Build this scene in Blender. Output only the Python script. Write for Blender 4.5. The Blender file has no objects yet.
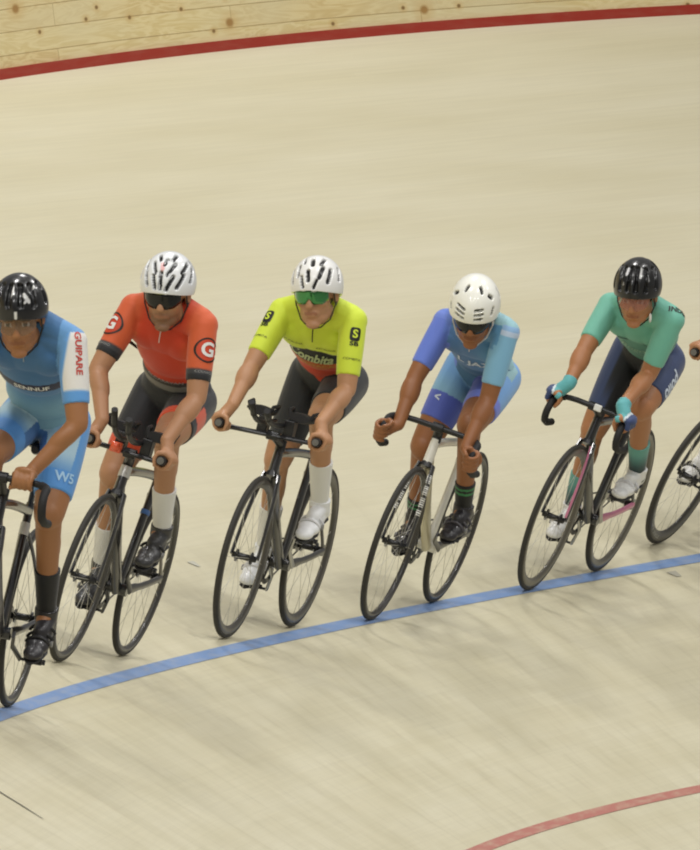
import bpy, bmesh, math, random
from mathutils import Vector, Matrix
from mathutils.bvhtree import BVHTree
random.seed(4)
sc = bpy.context.scene
C = sc.collection
PI = math.pi
V = Vector

# ------------------------------------------------------------------ place
TR, BANK = 38.0447, 0.5908          # radius of the blue line, bank angle
PT = .165                            # where the bend runs out into the straight
def surf(phi, s, h=0.0):
    ex = (phi - PT) * TR if phi > PT else 0.0
    phi = min(phi, PT)
    rad = TR + s * math.cos(BANK) - h * math.sin(BANK)
    return V((rad * math.cos(phi) - ex * math.sin(phi), rad * math.sin(phi) + ex * math.cos(phi), s * math.sin(BANK) + h * math.cos(BANK)))
def outer_s(phi):
    p = min(max(phi, -.385), -.195)
    return -12.83397 * p * p - 7.57922 * p + 3.5597
def track_frame(phi, s, lean, head):
    cb, sb = math.cos(BANK), math.sin(BANK)
    T = V((-math.sin(phi), math.cos(phi), 0)); O = V((math.cos(phi) * cb, math.sin(phi) * cb, sb))
    N = O.cross(T)
    if N.z < 0: N = -N
    F = math.cos(head) * T + math.sin(head) * O
    L = N.cross(F)
    U = math.cos(lean) * N + math.sin(lean) * L
    L = U.cross(F)
    M = Matrix.Identity(4)
    for i in range(3):
        M[i][0] = F[i]; M[i][1] = L[i]; M[i][2] = U[i]
    M.translation = surf(phi, s, 0.004)
    return M
BIKES = {1: (0.12855, 0.04773, -0.29198, 0.07241), 2: (0.04942, 0.1475, -0.18015, 0.05655),
         3: (-0.01974, 0.07196, -0.23568, 0.01873), 4: (-0.07184, 0.0161, -0.15239, -0.03217),
         5: (-0.12883, 0.01043, -0.11421, -0.04316), 6: (-0.18173, 0.16279, 0.00339, -0.02344)}
POSE = {1: {"P": [-0.247, -0.001, 1.098], "SL": [0.245, 0.146, 1.386], "SR": [0.26, -0.198, 1.397], "EL": [0.286, 0.219, 1.096], "ER": [0.322, -0.205, 1.118], "HL": [0.445, 0.08, 0.875], "HR": [0.445, -0.10, 0.875], "D": [0.337, -0.053, 1.458], "KL": [-0.06, 0.108, 0.74], "KR": [0.146, -0.104, 0.929], "AL": [-0.305, 0.117, 0.378], "AR": [-0.03, -0.12, 0.538], "BL": [-0.231, 0.122, 0.233], "BR": [0.051, -0.125, 0.406], "crank": 0.552},
 2: {"P": [-0.225, -0.024, 1.072], "SL": [0.25, 0.125, 1.39], "SR": [0.186, -0.192, 1.368], "EL": [0.304, 0.184, 1.117], "ER": [0.274, -0.229, 1.106], "HL": [0.452, 0.169, 0.856], "HR": [0.405, -0.139, 0.852], "D": [0.296, -0.046, 1.485], "KL": [0.163, 0.084, 0.925], "KR": [-0.075, -0.14, 0.707], "AL": [-0.051, 0.114, 0.559], "AR": [-0.291, -0.132, 0.333], "BL": [0.031, 0.117, 0.432], "BR": [-0.213, -0.129, 0.202], "crank": 3.897},
 3: {"P": [-0.23, -0.01, 1.075], "SL": [0.183, 0.153, 1.35], "SR": [0.145, -0.174, 1.31], "EL": [0.24, 0.195, 1.075], "ER": [0.29, -0.199, 1.081], "HL": [0.447, 0.19, 0.858], "HR": [0.466, -0.218, 0.841], "D": [0.313, 0.003, 1.444], "KL": [0.158, 0.097, 0.933], "KR": [-0.106, -0.112, 0.69], "AL": [-0.063, 0.114, 0.567], "AR": [-0.286, -0.127, 0.305], "BL": [0.019, 0.118, 0.445], "BR": [-0.203, -0.129, 0.183], "crank": 4.01},
 4: {"P": [-0.205, -0.018, 1.060], "SL": [0.26, 0.145, 1.305], "SR": [0.176, -0.153, 1.248], "EL": [0.282, 0.153, 1.019], "ER": [0.287, -0.173, 1.001], "HL": [0.456, 0.199, 0.779], "HR": [0.45, -0.19, 0.749], "D": [0.365, 0.005, 1.366], "KL": [0.16, 0.082, 0.866], "KR": [-0.075, -0.14, 0.682], "AL": [-0.033, 0.116, 0.493], "AR": [-0.323, -0.14, 0.338], "BL": [0.054, 0.125, 0.382], "BR": [-0.239, -0.131, 0.223], "crank": 3.637},
 5: {"P": [-0.205, -0.016, 1.050], "SL": [0.213, 0.148, 1.29], "SR": [0.154, -0.166, 1.238], "EL": [0.193, 0.115, 1.023], "ER": [0.329, -0.155, 1.047], "HL": [0.435, 0.145, 0.842], "HR": [0.469, -0.164, 0.822], "D": [0.343, -0.010, 1.377], "KL": [0.158, 0.124, 0.867], "KR": [-0.099, -0.116, 0.653], "AL": [-0.115, 0.128, 0.552], "AR": [-0.257, -0.135, 0.266], "BL": [-0.022, 0.128, 0.45], "BR": [-0.17, -0.133, 0.156], "crank": 4.246},
 6: {"P": [-0.2, 0.0, 1.05], "SL": [0.163, 0.167, 1.304], "SR": [0.162, -0.167, 1.309], "EL": [0.217, 0.221, 1.03], "ER": [0.206, -0.222, 1.033], "HL": [0.44, 0.2, 0.83], "HR": [0.446, -0.216, 0.852], "D": [0.311, 0.0, 1.48], "KL": [0.026, 0.1, 0.679], "KR": [0.095, -0.1, 0.731], "AL": [-0.342, 0.12, 0.487], "AR": [-0.037, -0.12, 0.338], "BL": [-0.252, 0.125, 0.38], "BR": [0.053, -0.125, 0.231], "crank": 5.828}}

# ------------------------------------------------------------------ materials
def lin(c):
    return tuple(((x / 255) / 12.92 if x / 255 <= .04045 else ((x / 255 + .055) / 1.055) ** 2.4) for x in c)
def col4(c): return (*lin(c), 1)
_m = {}
def mat(name, rgb, rough=.5, metal=0., coat=0., spec=.5, trans=0., alpha=1., noise=0.):
    if name in _m: return _m[name]
    m = bpy.data.materials.new(name); m.use_nodes = True
    n = m.node_tree.nodes; b = n['Principled BSDF']
    b.inputs['Base Color'].default_value = col4(rgb)
    b.inputs['Roughness'].default_value = rough
    b.inputs['Metallic'].default_value = metal
    b.inputs['Coat Weight'].default_value = coat
    b.inputs['Specular IOR Level'].default_value = spec
    b.inputs['Transmission Weight'].default_value = trans
    b.inputs['Alpha'].default_value = alpha
    t = n.new('ShaderNodeTexNoise'); t.inputs['Scale'].default_value = 45; t.inputs['Detail'].default_value = 3
    r = n.new('ShaderNodeMapRange'); r.inputs['To Min'].default_value = max(0, rough - .07 - noise); r.inputs['To Max'].default_value = min(1, rough + .07 + noise)
    tc = n.new('ShaderNodeTexCoord')
    l = m.node_tree.links
    l.new(tc.outputs['Object'], t.inputs['Vector']); l.new(t.outputs['Fac'], r.inputs['Value']); l.new(r.outputs['Result'], b.inputs['Roughness'])
    _m[name] = m
    return m
def attr_mat(name, rough=.6, coat=0., sheen=0., bump=0., bscale=400, sss=0., spec=.4):
    m = bpy.data.materials.new(name); m.use_nodes = True
    nt = m.node_tree; n = nt.nodes; l = nt.links; b = n['Principled BSDF']
    a = n.new('ShaderNodeAttribute'); a.attribute_name = 'Col'
    t = n.new('ShaderNodeTexNoise'); t.inputs['Scale'].default_value = bscale; t.inputs['Detail'].default_value = 2
    tc = n.new('ShaderNodeTexCoord'); l.new(tc.outputs['Object'], t.inputs['Vector'])
    l.new(a.outputs['Color'], b.inputs['Base Color'])
    b.inputs['Roughness'].default_value = rough; b.inputs['Coat Weight'].default_value = coat; b.inputs['Coat Roughness'].default_value = .08
    b.inputs['Sheen Weight'].default_value = sheen
    b.inputs['Specular IOR Level'].default_value = spec
    b.inputs['Subsurface Weight'].default_value = sss; b.inputs['Subsurface Radius'].default_value = (.01, .004, .002)
    if bump:
        bp = n.new('ShaderNodeBump'); bp.inputs['Strength'].default_value = bump; bp.inputs['Distance'].default_value = .002
        l.new(t.outputs['Fac'], bp.inputs['Height']); l.new(bp.outputs['Normal'], b.inputs['Normal'])
    return m
M_SKIN = attr_mat('skin', .48, sss=.0, bump=.1, bscale=150, spec=.45)
M_LYCRA = attr_mat('lycra', .62, sheen=.15, bump=.25, bscale=60)
M_HELM = attr_mat('helmet_shell', .28, coat=.45, spec=.3)
M_SHOE = attr_mat('shoe_upper', .42, coat=.2)
BLACK = lambda: mat('black_carbon', (22, 22, 23), .35, coat=.5)
TYRE = lambda: mat('tyre_rubber', (50, 48, 43), .75)
STEEL = lambda: mat('steel', (150, 150, 148), .3, metal=1)
ALU = lambda: mat('brushed_aluminium', (165, 163, 155), .38, metal=1)

# ------------------------------------------------------------------ mesh helpers
def frames(pts, closed=False):
    n = len(pts); out = []; prev = None
    for i in range(n):
        if closed: t = pts[(i + 1) % n] - pts[i - 1]
        else: t = pts[min(i + 1, n - 1)] - pts[max(i - 1, 0)]
        t = t.normalized() if t.length > 1e-9 else V((0, 0, 1))
        if prev is None:
            r = V((0, 1, 0)) if abs(t.y) < .9 else V((1, 0, 0))
        else: r = prev
        a = (r - t * r.dot(t)).normalized(); b = t.cross(a); prev = a
        out.append((t, a, b))
    return out
def tube(bm, pts, rad, seg=12, closed=False, caps=True):
    """sweep; rad: number, list of numbers or list of (ra, rb); ra goes along the sideways (y) axis"""
    pts = [V(p) for p in pts]; n = len(pts)
    if not isinstance(rad, (list,)): rad = [rad] * n
    fr = frames(pts, closed); rings = []
    for i, p in enumerate(pts):
        t, a, b = fr[i]; r = rad[i]; ra, rb = (r if isinstance(r, tuple) else (r, r))
        rings.append([bm.verts.new(p + a * (ra * math.cos(2 * PI * k / seg)) + b * (rb * math.sin(2 * PI * k / seg))) for k in range(seg)])
    m = n if closed else n - 1
    for i in range(m):
        A, B = rings[i], rings[(i + 1) % n]
        for k in range(seg):
            bm.faces.new((A[k], A[(k + 1) % seg], B[(k + 1) % seg], B[k]))
    if caps and not closed:
        bm.faces.new(list(reversed(rings[0]))); bm.faces.new(rings[-1])
def ell(bm, c, r, ax=None, seg=20):
    ax = ax or (V((1, 0, 0)), V((0, 1, 0)), V((0, 0, 1)))
    M = Matrix.Identity(4)
    for j in range(3):
        for i in range(3): M[i][j] = ax[j][i] * r[j]
    M.translation = V(c)
    if M.to_3x3().determinant() < 0:
        for i in range(3): M[i][2] = -M[i][2]
    bmesh.ops.create_uvsphere(bm, u_segments=seg, v_segments=max(8, seg * 2 // 3), radius=1, matrix=M)
def caps(bm, a, b, ra, rb, seg=20, n=5):
    """tapered limb with rounded ends"""
    a = V(a); b = V(b)
    tube(bm, [a.lerp(b, i / n) for i in range(n + 1)], [ra + (rb - ra) * i / n for i in range(n + 1)], seg)
    ell(bm, a, (ra * .998,) * 3, seg=seg); ell(bm, b, (rb * .998,) * 3, seg=seg)
def box(bm, c, s, ax=None):
    ax = ax or (V((1, 0, 0)), V((0, 1, 0)), V((0, 0, 1)))
    c = V(c); vs = []
    for x in (-1, 1):
        for y in (-1, 1):
            for z in (-1, 1): vs.append(bm.verts.new(c + ax[0] * (x * s[0] / 2) + ax[1] * (y * s[1] / 2) + ax[2] * (z * s[2] / 2)))
    for f in ((0, 1, 3, 2), (4, 6, 7, 5), (0, 4, 5, 1), (2, 3, 7, 6), (0, 2, 6, 4), (1, 5, 7, 3)): bm.faces.new([vs[i] for i in f])
def newobj(name, me, m=None, parent=None):
    o = bpy.data.objects.new(name, me); C.objects.link(o)
    if m and not me.materials: me.materials.append(m)
    if parent: o.parent = parent
    return o
def obj(name, bm, m, parent=None, smooth=True, bevel=0, label=None, recalc=True):
    if recalc: bmesh.ops.recalc_face_normals(bm, faces=bm.faces)
    me = bpy.data.meshes.new(name); bm.to_mesh(me); bm.free()
    if smooth:
        me.shade_smooth()
    o = newobj(name, me, m, parent)
    if smooth:
        try: me.set_sharp_from_angle(angle=math.radians(42))
        except Exception: pass
    if bevel:
        b = o.modifiers.new('bevel', 'BEVEL'); b.width = bevel; b.segments = 2; b.limit_method = 'ANGLE'
    if label: o['label'] = label
    return o
def tag(o, label, cat, group=None):
    o['label'] = label; o['category'] = cat
    if group: o['group'] = group
def fuse(bm, voxel, smooth=5, fac=.5):
    """weld overlapping closed shapes into one continuous skin"""
    bmesh.ops.recalc_face_normals(bm, faces=bm.faces)
    me = bpy.data.meshes.new('tmp'); bm.to_mesh(me); bm.free()
    o = bpy.data.objects.new('tmp', me); C.objects.link(o)
    r = o.modifiers.new('r', 'REMESH'); r.mode = 'VOXEL'; r.voxel_size = voxel; r.use_smooth_shade = True
    if smooth:
        s = o.modifiers.new('s', 'SMOOTH'); s.factor = fac; s.iterations = smooth
    dg = bpy.context.evaluated_depsgraph_get(); dg.update()
    out = bpy.data.meshes.new_from_object(o.evaluated_get(dg), depsgraph=dg)
    bpy.data.objects.remove(o); bpy.data.meshes.remove(me)
    out.materials.clear()
    out.shade_smooth()
    return out
def paint(me, fn):
    a = me.color_attributes.new(name='Col', type='FLOAT_COLOR', domain='POINT')
    buf = []
    for v in me.vertices: buf.extend((*lin(fn(v.co)), 1.0))
    a.data.foreach_set('color', buf)
def arc(c, u, v, r, a0, a1, n):
    return [V(c) + V(u) * (r * math.cos(a0 + (a1 - a0) * i / n)) + V(v) * (r * math.sin(a0 + (a1 - a0) * i / n)) for i in range(n + 1)]
def bez(p0, p1, p2, n=8):
    p0, p1, p2 = V(p0), V(p1), V(p2)
    return [p0 * (1 - t) ** 2 + p1 * 2 * t * (1 - t) + p2 * t * t for t in [i / n for i in range(n + 1)]]

# lettering laid onto a surface
def lettering(name, text, bvh, origin, up, nrm, size, m, parent, width=None, lift=.0022, bold=False, shear=0, boxed=None, reach=.25):
    cu = bpy.data.curves.new('t', 'FONT'); cu.body = text; cu.size = size; cu.align_x = 'CENTER'; cu.align_y = 'CENTER'
    cu.resolution_u = 4; cu.shear = shear; cu.offset = .03 * size if bold else 0
    o = bpy.data.objects.new('t', cu); C.objects.link(o)
    dg = bpy.context.evaluated_depsgraph_get(); dg.update()
    me = bpy.data.meshes.new_from_object(o.evaluated_get(dg), depsgraph=dg)
    bpy.data.objects.remove(o)
    return wrap(name, me, bvh, origin, up, nrm, m, parent, width, lift, reach)
def wrap(name, me, bvh, origin, up, nrm, m, parent, width=None, lift=.0022, reach=.25):
    bm = bmesh.new(); bm.from_mesh(me); bpy.data.meshes.remove(me)
    for _ in range(3):
        es = [e for e in bm.edges if e.calc_length() > .010]
        if not es: break
        bmesh.ops.subdivide_edges(bm, edges=es, cuts=1)
        bmesh.ops.triangulate(bm, faces=[f for f in bm.faces if len(f.verts) > 3])
    xs = [v.co.x for v in bm.verts]; w = max(xs) - min(xs); k = (width / w) if width else 1
    nrm = V(nrm).normalized(); up = V(up); up = (up - nrm * up.dot(nrm)).normalized(); right = up.cross(nrm)
    bad = []
    for v in bm.verts:
        p = V(origin) + right * (v.co.x * k) + up * v.co.y + nrm * reach
        hit = bvh.ray_cast(p, -nrm, reach * 2.2)
        if hit[0] is None: bad.append(v); v.co = p
        else: v.co = hit[0] + hit[1].normalized() * lift if hit[1].dot(nrm) > 0 else hit[0] + nrm * lift
    if bad: bmesh.ops.delete(bm, geom=bad, context='VERTS')
    me2 = bpy.data.meshes.new(name); bm.to_mesh(me2); bm.free()
    return newobj(name, me2, m, parent)
def patch_mesh(w, h, rnd=.3, n=10, ring=0):
    """flat rounded patch or ring to lay on a surface"""
    bm = bmesh.new(); k = 28; o = []; i_ = []
    for j in range(k):
        a = 2 * PI * j / k; e = 2 / (2 + (1 - rnd) * 6)
        c, s = math.cos(a), math.sin(a)
        x = w / 2 * math.copysign(abs(c) ** e, c); y = h / 2 * math.copysign(abs(s) ** e, s)
        o.append(bm.verts.new((x, y, 0)))
        if ring: i_.append(bm.verts.new((x * (1 - ring), y * (1 - ring), 0)))
    if ring:
        for j in range(k): bm.faces.new((o[j], o[(j + 1) % k], i_[(j + 1) % k], i_[j]))
    else:
        c = bm.verts.new((0, 0, 0))
        for j in range(k): bm.faces.new((o[j], o[(j + 1) % k], c))
    me = bpy.data.meshes.new('p'); bm.to_mesh(me); bm.free(); return me

# ------------------------------------------------------------------ BICYCLE
WR, BB = .338, V((-.10, 0, .285))
RAX, FAX = V((-.49, 0, .338)), V((.49, 0, .338))
def ring_profile(bm, prof, seg=96):
    """prof: list of (radius, y) closed loop; lathe round the y axis"""
    rings = []
    for j in range(seg):
        a = 2 * PI * j / seg; rings.append([bm.verts.new((r * math.cos(a), y, r * math.sin(a))) for r, y in prof])
    n = len(prof)
    for j in range(seg):
        A, B = rings[j], rings[(j + 1) % seg]
        for k in range(n): bm.faces.new((A[k], A[(k + 1) % n], B[(k + 1) % n], B[k]))
_wm = {}
def wheel_meshes(depth, rimcol):
    key = (depth, rimcol)
    if key in _wm: return _wm[key]
    d = {}
    bm = bmesh.new(); ring_profile(bm, [(.3265 + .0115 * math.cos(a), .0115 * math.sin(a)) for a in [2 * PI * i / 12 for i in range(12)]]); d['tyre'] = bm
    bm = bmesh.new()
    ro, ri = .322, .322 - depth
    ring_profile(bm, [(ro, -.0105), (ro - .012, -.0120), (ri + depth * .35, -.0105), (ri + .004, -.005), (ri, 0), (ri + .004, .005), (ri + depth * .35, .0105), (ro - .012, .0120), (ro, .0105)]); d['rim'] = bm
    bm = bmesh.new()
    ring_profile(bm, [(.008, -.05), (.013, -.05), (.013, -.036), (.026, -.034), (.026, -.030), (.014, -.026), (.013, 0), (.014, .026), (.026, .030), (.026, .034), (.013, .036), (.013, .05), (.008, .05)], 28); d['hub'] = bm
    bm = bmesh.new(); tube(bm, [(0, .028, 0), (0, .002, ri + .003)], .0010, 5); 
    for v in bm.verts: v.co.x += .0
    d['spoke'] = bm
    out = {}
    ms = {'tyre': TYRE(), 'rim': mat('rim_%d_%d_%d' % rimcol, rimcol, .38, coat=.3), 'hub': mat('dark_hub', (60, 60, 60), .35, metal=.8), 'spoke': mat('spoke_steel', (196, 193, 180), .45)}
    for k, b in d.items():
        bmesh.ops.recalc_face_normals(b, faces=b.faces)
        me = bpy.data.meshes.new(k); b.to_mesh(me); b.free(); me.shade_smooth(); me.materials.append(ms[k]); out[k] = me
    _wm[key] = out
    return out
def wheel(root, name, at, depth, rimcol, spokes=20, turn=0, steer=0):
    me = wheel_meshes(depth, rimcol)
    w = bpy.data.objects.new(name, me['tyre']); C.objects.link(w); w.parent = root; w.location = at
    w.rotation_euler = (0, turn, steer)
    for k in ('rim', 'hub'): newobj(k, me[k], None, w)
    for i in range(spokes):
        s = newobj('spoke', me['spoke'], None, w)
        a = 2 * PI * (i + .15 * (-1) ** (i // 2)) / spokes
        s.rotation_euler = (0, a, PI * (i % 2)) if i % 2 == 0 else (0, a, 0)
        if i % 2: s.matrix_local = Matrix.Rotation(a, 4, 'Y') @ Matrix.Scale(-1, 4, V((0, 1, 0)))
    return w
def superell(bm, pts, rad, seg=16): tube(bm, pts, rad, seg)

def bicycle(n, cfg):
    J = POSE[n]; root = bpy.data.objects.new('track_bicycle', None); C.objects.link(root)
    root.empty_display_size = .1
    tag(root, cfg['label'], 'bicycle', 'track bicycles riding in line')
    FR = mat(cfg['frame'][0], cfg['frame'][1], .3, coat=.7)
    A2 = mat(cfg['accent'][0], cfg['accent'][1], .35, coat=.5)
    sx, sz = J['P'][0] - .01, J['P'][2] - .105          # top of the saddle
    httop = V((.318, 0, .785)); htbot = V((.345, 0, .685))
    seatcl = V((-.225, 0, .735)); 
    bm = bmesh.new()
    tube(bm, [htbot, httop], [(.021, .026), (.019, .024)], 16)
    if not cfg.get('down'):
        tube(bm, bez(htbot + V((-.01, 0, .015)), (.16, 0, .47), BB + V((.015, 0, .0)), 8), [(.019, .034)] * 9, 16)
    tube(bm, bez(httop + V((-.01, 0, -.022)), (.08, 0, .765), seatcl, 6), [(.016, .019)] * 7, 14)
    tube(bm, [BB, BB.lerp(seatcl, .5), seatcl + V((-.012, 0, .03))], [(.017, .026), (.015, .024), (.016, .021)], 14)
    tube(bm, [BB + V((0, -.040, 0)), BB + V((0, .040, 0))], .024, 18)
    frame = obj('frame', bm, FR, root)
    if cfg.get('down'):
        bm = bmesh.new(); tube(bm, bez(htbot + V((-.01, 0, .015)), (.16, 0, .47), BB + V((.015, 0, .0)), 8), [(.020, .032)] * 9, 16)
        obj('down_tube', bm, mat(cfg['down'][0], cfg['down'][1], .35, coat=.5), root, label=cfg['down'][2])
    for s in (-1, 1):
        bm = bmesh.new(); tube(bm, bez(BB + V((-.01, s * .025, 0)), (-.30, s * .05, .30), RAX + V((0, s * .062, 0)), 8), [(.008, .020)] * 3 + [(.008, .015)] * 6, 10)
        obj('chain_stay', bm, mat(*cfg['cs'], .35, coat=.5) if cfg.get('cs') else FR, root)
        bm = bmesh.new(); tube(bm, bez(BB.lerp(seatcl, .84) + V((0, s * .012, 0)), (-.33, s * .045, .56), RAX + V((0, s * .060, 0)), 8), [(.006, .011)] * 9, 10)
        box(bm, RAX + V((0, s * .060, 0)), (.035, .008, .045))
        obj('seat_stay', bm, mat(*cfg['ss'], .35, coat=.5) if cfg.get('ss') else FR, root)
    # fork
    bm = bmesh.new()
    crown = V((.352, 0, .665))
    tube(bm, [htbot, crown + V((.002, 0, 0))], [(.022, .026), (.040, .024)], 16)
    for s in (-1, 1):
        tube(bm, bez(crown + V((0, s * .030, .012)), (.415, s * .052, .54), FAX + V((-.004, s * .056, 0)), 8), [(.009, .024)] * 3 + [(.008, .019)] * 3 + [(.007, .014)] * 3, 10)
    fork = obj('fork', bm, mat(*cfg['fork'], .3, coat=.5) if cfg.get('fork') else BLACK(), root)
    if cfg.get('fork_in'):
        for s in (1,):
            bm = bmesh.new(); tube(bm, bez(crown + V((.021, s * .026, .0)), (.443, s * .050, .54), FAX + V((.014, s * .056, .02)), 8), [(.006, .007)] * 9, 8)
            obj('fork_stripe', bm, A2, fork)
    # seat post and saddle
    bm = bmesh.new(); tube(bm, [seatcl + V((0, 0, .0)), V((sx - .015, 0, sz - .05))], [(.011, .020), (.011, .018)], 14); obj('seat_post', bm, BLACK(), root)
    bm = bmesh.new()
    prof = [(-.15, .066, 0.0), (-.12, .074, .004), (-.06, .066, 0), (0, .040, -.004), (.06, .024, -.004), (.11, .019, -.007), (.135, .013, -.012)]
    tube(bm, [V((sx + x, 0, sz - .018 + z)) for x, w, z in prof], [(w, .017 if i < 3 else .014) for i, (x, w, z) in enumerate(prof)], 20)
    sd = obj('saddle', bm, mat('saddle_black', (26, 26, 27), .5), root)
    bm = bmesh.new()
    for s in (-1, 1): tube(bm, bez((sx + .11, s * .012, sz - .03), (sx + .0, s * .026, sz - .062), (sx - .10, s * .022, sz - .035), 8), .0035, 8)
    obj('saddle_rail', bm, STEEL(), sd)
    # wheels
    wheel(root, 'front_wheel', FAX, cfg['rimf'][0], cfg['rimf'][1], 20, .21)
    wheel(root, 'rear_wheel', RAX, cfg['rimr'][0], cfg['rimr'][1], 20, .55)
    if cfg.get('rimtext'):
        rim = [o for o in root.children if o.name.startswith('front_wheel')][0]
        bm = bmesh.new()
        rr = cfg['rimf'][0] * .55 + .322 - cfg['rimf'][0]
        for j in range(14):
            a = -1.15 + j * .062
            if j in (6,): continue
            p = V((rr * math.cos(a), .0125, rr * math.sin(a))); rad = V((math.cos(a), 0, math.sin(a))); tg = V((-math.sin(a), 0, math.cos(a)))
            for q in (-1, 1): box(bm, p + tg * .005 * q, (.017, .0015, .003), (rad + tg * .25 * q * (-1) ** j, V((0, 1, 0)), tg))
        obj('rim_lettering', bm, mat('pale_grey_print', (165, 163, 150), .5), rim, smooth=False)
    # drivetrain
    cr = bpy.data.objects.new('crankset', None)
    bm = bmesh.new(); y = -.047
    n_t = 48; outr = []; inr = []
    ringv = []
    for k in range(n_t * 2):
        a = PI * k / n_t; r = .098 if k % 2 else .094
        ringv.append([bm.verts.new((BB.x + rr * math.cos(a), yy, BB.z + rr * math.sin(a))) for rr, yy in ((r, y - .0025), (r, y + .0025), (.076, y + .0025), (.076, y - .0025))])
    for k in range(n_t * 2):
        A, B = ringv[k], ringv[(k + 1) % (n_t * 2)]
        for q in range(4): bm.faces.new((A[q], A[(q + 1) % 4], B[(q + 1) % 4], B[q]))
    chr_ = obj('chainring', bm, BLACK() if not cfg.get('ring_silver') else ALU(), root, smooth=False)
    th = J['crank']
    bm = bmesh.new()
    for k in range(5):
        a = th + 2 * PI * k / 5
        tube(bm, [BB + V((0, y + .004, 0)), BB + V((.086 * math.cos(a), y + .003, .086 * math.sin(a)))], [(.006, .012), (.003, .008)], 8)
    obj('spider', bm, mat('crank_grey', (70, 70, 70), .35, metal=.7), chr_)
    CR = mat('crank_silver', (175, 175, 172), .3, metal=.9) if cfg.get('crank_silver') else mat('crank_black', (40, 40, 40), .35, coat=.4)
    for s, a in ((-1, th), (1, th + PI)):
        e = BB + V((.17 * math.cos(a), s * .062, .17 * math.sin(a)))
        bm = bmesh.new(); tube(bm, [BB + V((0, s * .052, 0)), BB.lerp(e, .5) + V((0, s * .008, 0)), e], [(.007, .016), (.007, .013), (.007, .012)], 12)
        c_ = obj('crank_arm', bm, CR, root)
        bm = bmesh.new(); pc = V((e.x, s * .122, e.z)); tube(bm, [e, pc + V((0, s * .035, 0))], .006, 8)
        box(bm, pc, (.06, .055, .012)); box(bm, pc + V((.032, 0, 0)), (.008, .06, .02)); box(bm, pc - V((.032, 0, 0)), (.008, .06, .02))
        obj('pedal', bm, mat('pedal_black', (35, 35, 36), .45), c_, smooth=False, bevel=.002)
    bm = bmesh.new()
    ring_profile(bm, [(.012, -.002), (.030, -.002), (.031, 0), (.030, .002), (.012, .002)], 32)
    for v in bm.verts: v.co += RAX + V((0, y, 0))
    obj('cog', bm, STEEL(), root)
    bm = bmesh.new(); pts = []
    d = RAX - BB; base = math.atan2(d.z, d.x)
    pts += [BB + V((.096 * math.cos(a), y, .096 * math.sin(a))) for a in [base - 1.74 - (2 * PI - 3.3) * 0 + 0 + i * (-(2 * PI - 2 * 1.74)) / 24 for i in range(25)]]
    pts += [RAX + V((.031 * math.cos(a), y, .031 * math.sin(a))) for a in [base + 1.74 - i * 3.48 / 10 for i in range(11)]]
    tube(bm, pts, [(.003, .0042)] * len(pts), 6, closed=True); obj('chain', bm, mat('chain_steel', (95, 93, 88), .4, metal=.8), root)
    # bars
    HL, HR = V(J['HL']), V(J['HR'])
    BK = mat('bar_black', (20, 20, 21), .42)
    TAPE = mat('bar_tape', (24, 23, 23), .7)
    st = bpy.data.objects
    if cfg['bar'] == 'aero':
        Cc = (HL + HR) / 2; lat = (HL - HR).normalized(); hw = (HL - HR).length / 2
        Cb = Cc + V((-.035, 0, -.012))
        bm = bmesh.new()
        for s, H in ((1, HL), (-1, HR)):
            e0 = Cb + lat * (hw * s) + V((-.01, 0, 0))
            tube(bm, bez(Cb, Cb + lat * (hw * .75 * s), e0 + V((.005, 0, 0)), 6) , [(.026, .010)] * 3 + [(.02, .010)] * 2 + [(.013, .011)] * 2, 12)
            tube(bm, bez(e0 - V((.01, 0, 0)), e0 + V((.03, 0, 0)), H + V((.065, 0, .004)), 6), .0125, 12)
        bar = obj('handlebar', bm, BK, root)
        for s, H in ((1, HL), (-1, HR)):
            bm = bmesh.new(); tube(bm, [H + V((-.04, 0, -.002)), H + V((.068, 0, .004))], .0185, 14); obj('grip', bm, TAPE, bar)
            bm = bmesh.new(); p = H + V((.0685, 0, .004)); tube(bm, [p, p + V((.004, 0, 0))], .014, 14); tube(bm, [p, p + V((.006, 0, 0))], .006, 10); obj('bar_plug', bm, mat('plug_grey', (105, 103, 98), .4), bar)
        # aero extensions, pads, risers
        for s in (1, -1):
            bm = bmesh.new(); q = Cb + lat * (.030 * s)
            lift = cfg.get('ext', .13) + (.02 if s < 0 else 0)
            pts = [q + V((-.10, 0, .050))] + bez(q + V((.0, 0, .050)), q + V((.22, 0, .045)), q + V((.29, s * .004, .05 + lift)), 8)
            tube(bm, pts, .0115, 12)
            ex = obj('aero_extension', bm, BK, bar)
            bm = bmesh.new(); e = pts[-1]; tube(bm, [pts[-3], e + (pts[-1] - pts[-2]).normalized() * .025], .013, 12)
            tube(bm, [e, e + V((-.02, s * .0, -.02)) + V((.0, -.022 * 1, .012))], .006, 8)
            obj('extension_grip', bm, TAPE, ex)
            bm = bmesh.new(); pc = Cb + lat * (.085 * s) + V((-.07, 0, .085))
            tube(bm, [pc + V((-.055, 0, -.004)), pc + V((0, 0, 0)), pc + V((.055, 0, .004))], [(.050, .018), (.056, .022), (.046, .018)], 18)
            for q_ in (-1, 1): tube(bm, [pc + V((-.04, q_ * .045, .0)), pc + V((-.04, q_ * .056, .03)), pc + V((.03, q_ * .052, .026)), pc + V((.03, q_ * .042, .0))], .008, 8)
            obj('arm_pad', bm, TAPE, ex)
            bm = bmesh.new(); box(bm, Cb + lat * (.055 * s) + V((-.03, 0, .035)), (.055, .042, .075)); obj('riser', bm, BK, ex, smooth=False, bevel=.004)
        if cfg.get('tag_col'):
            bm = bmesh.new(); box(bm, Cb + lat * (-.055) + V((.03, 0, .010)), (.03, .045, .04)); ell(bm, Cb + lat * (-.055) + V((.045, 0, .012)), (.014, .02, .018))
            obj('front_light', bm, A2, bar, bevel=.004, label='orange clip on the bar')
    else:
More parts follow.
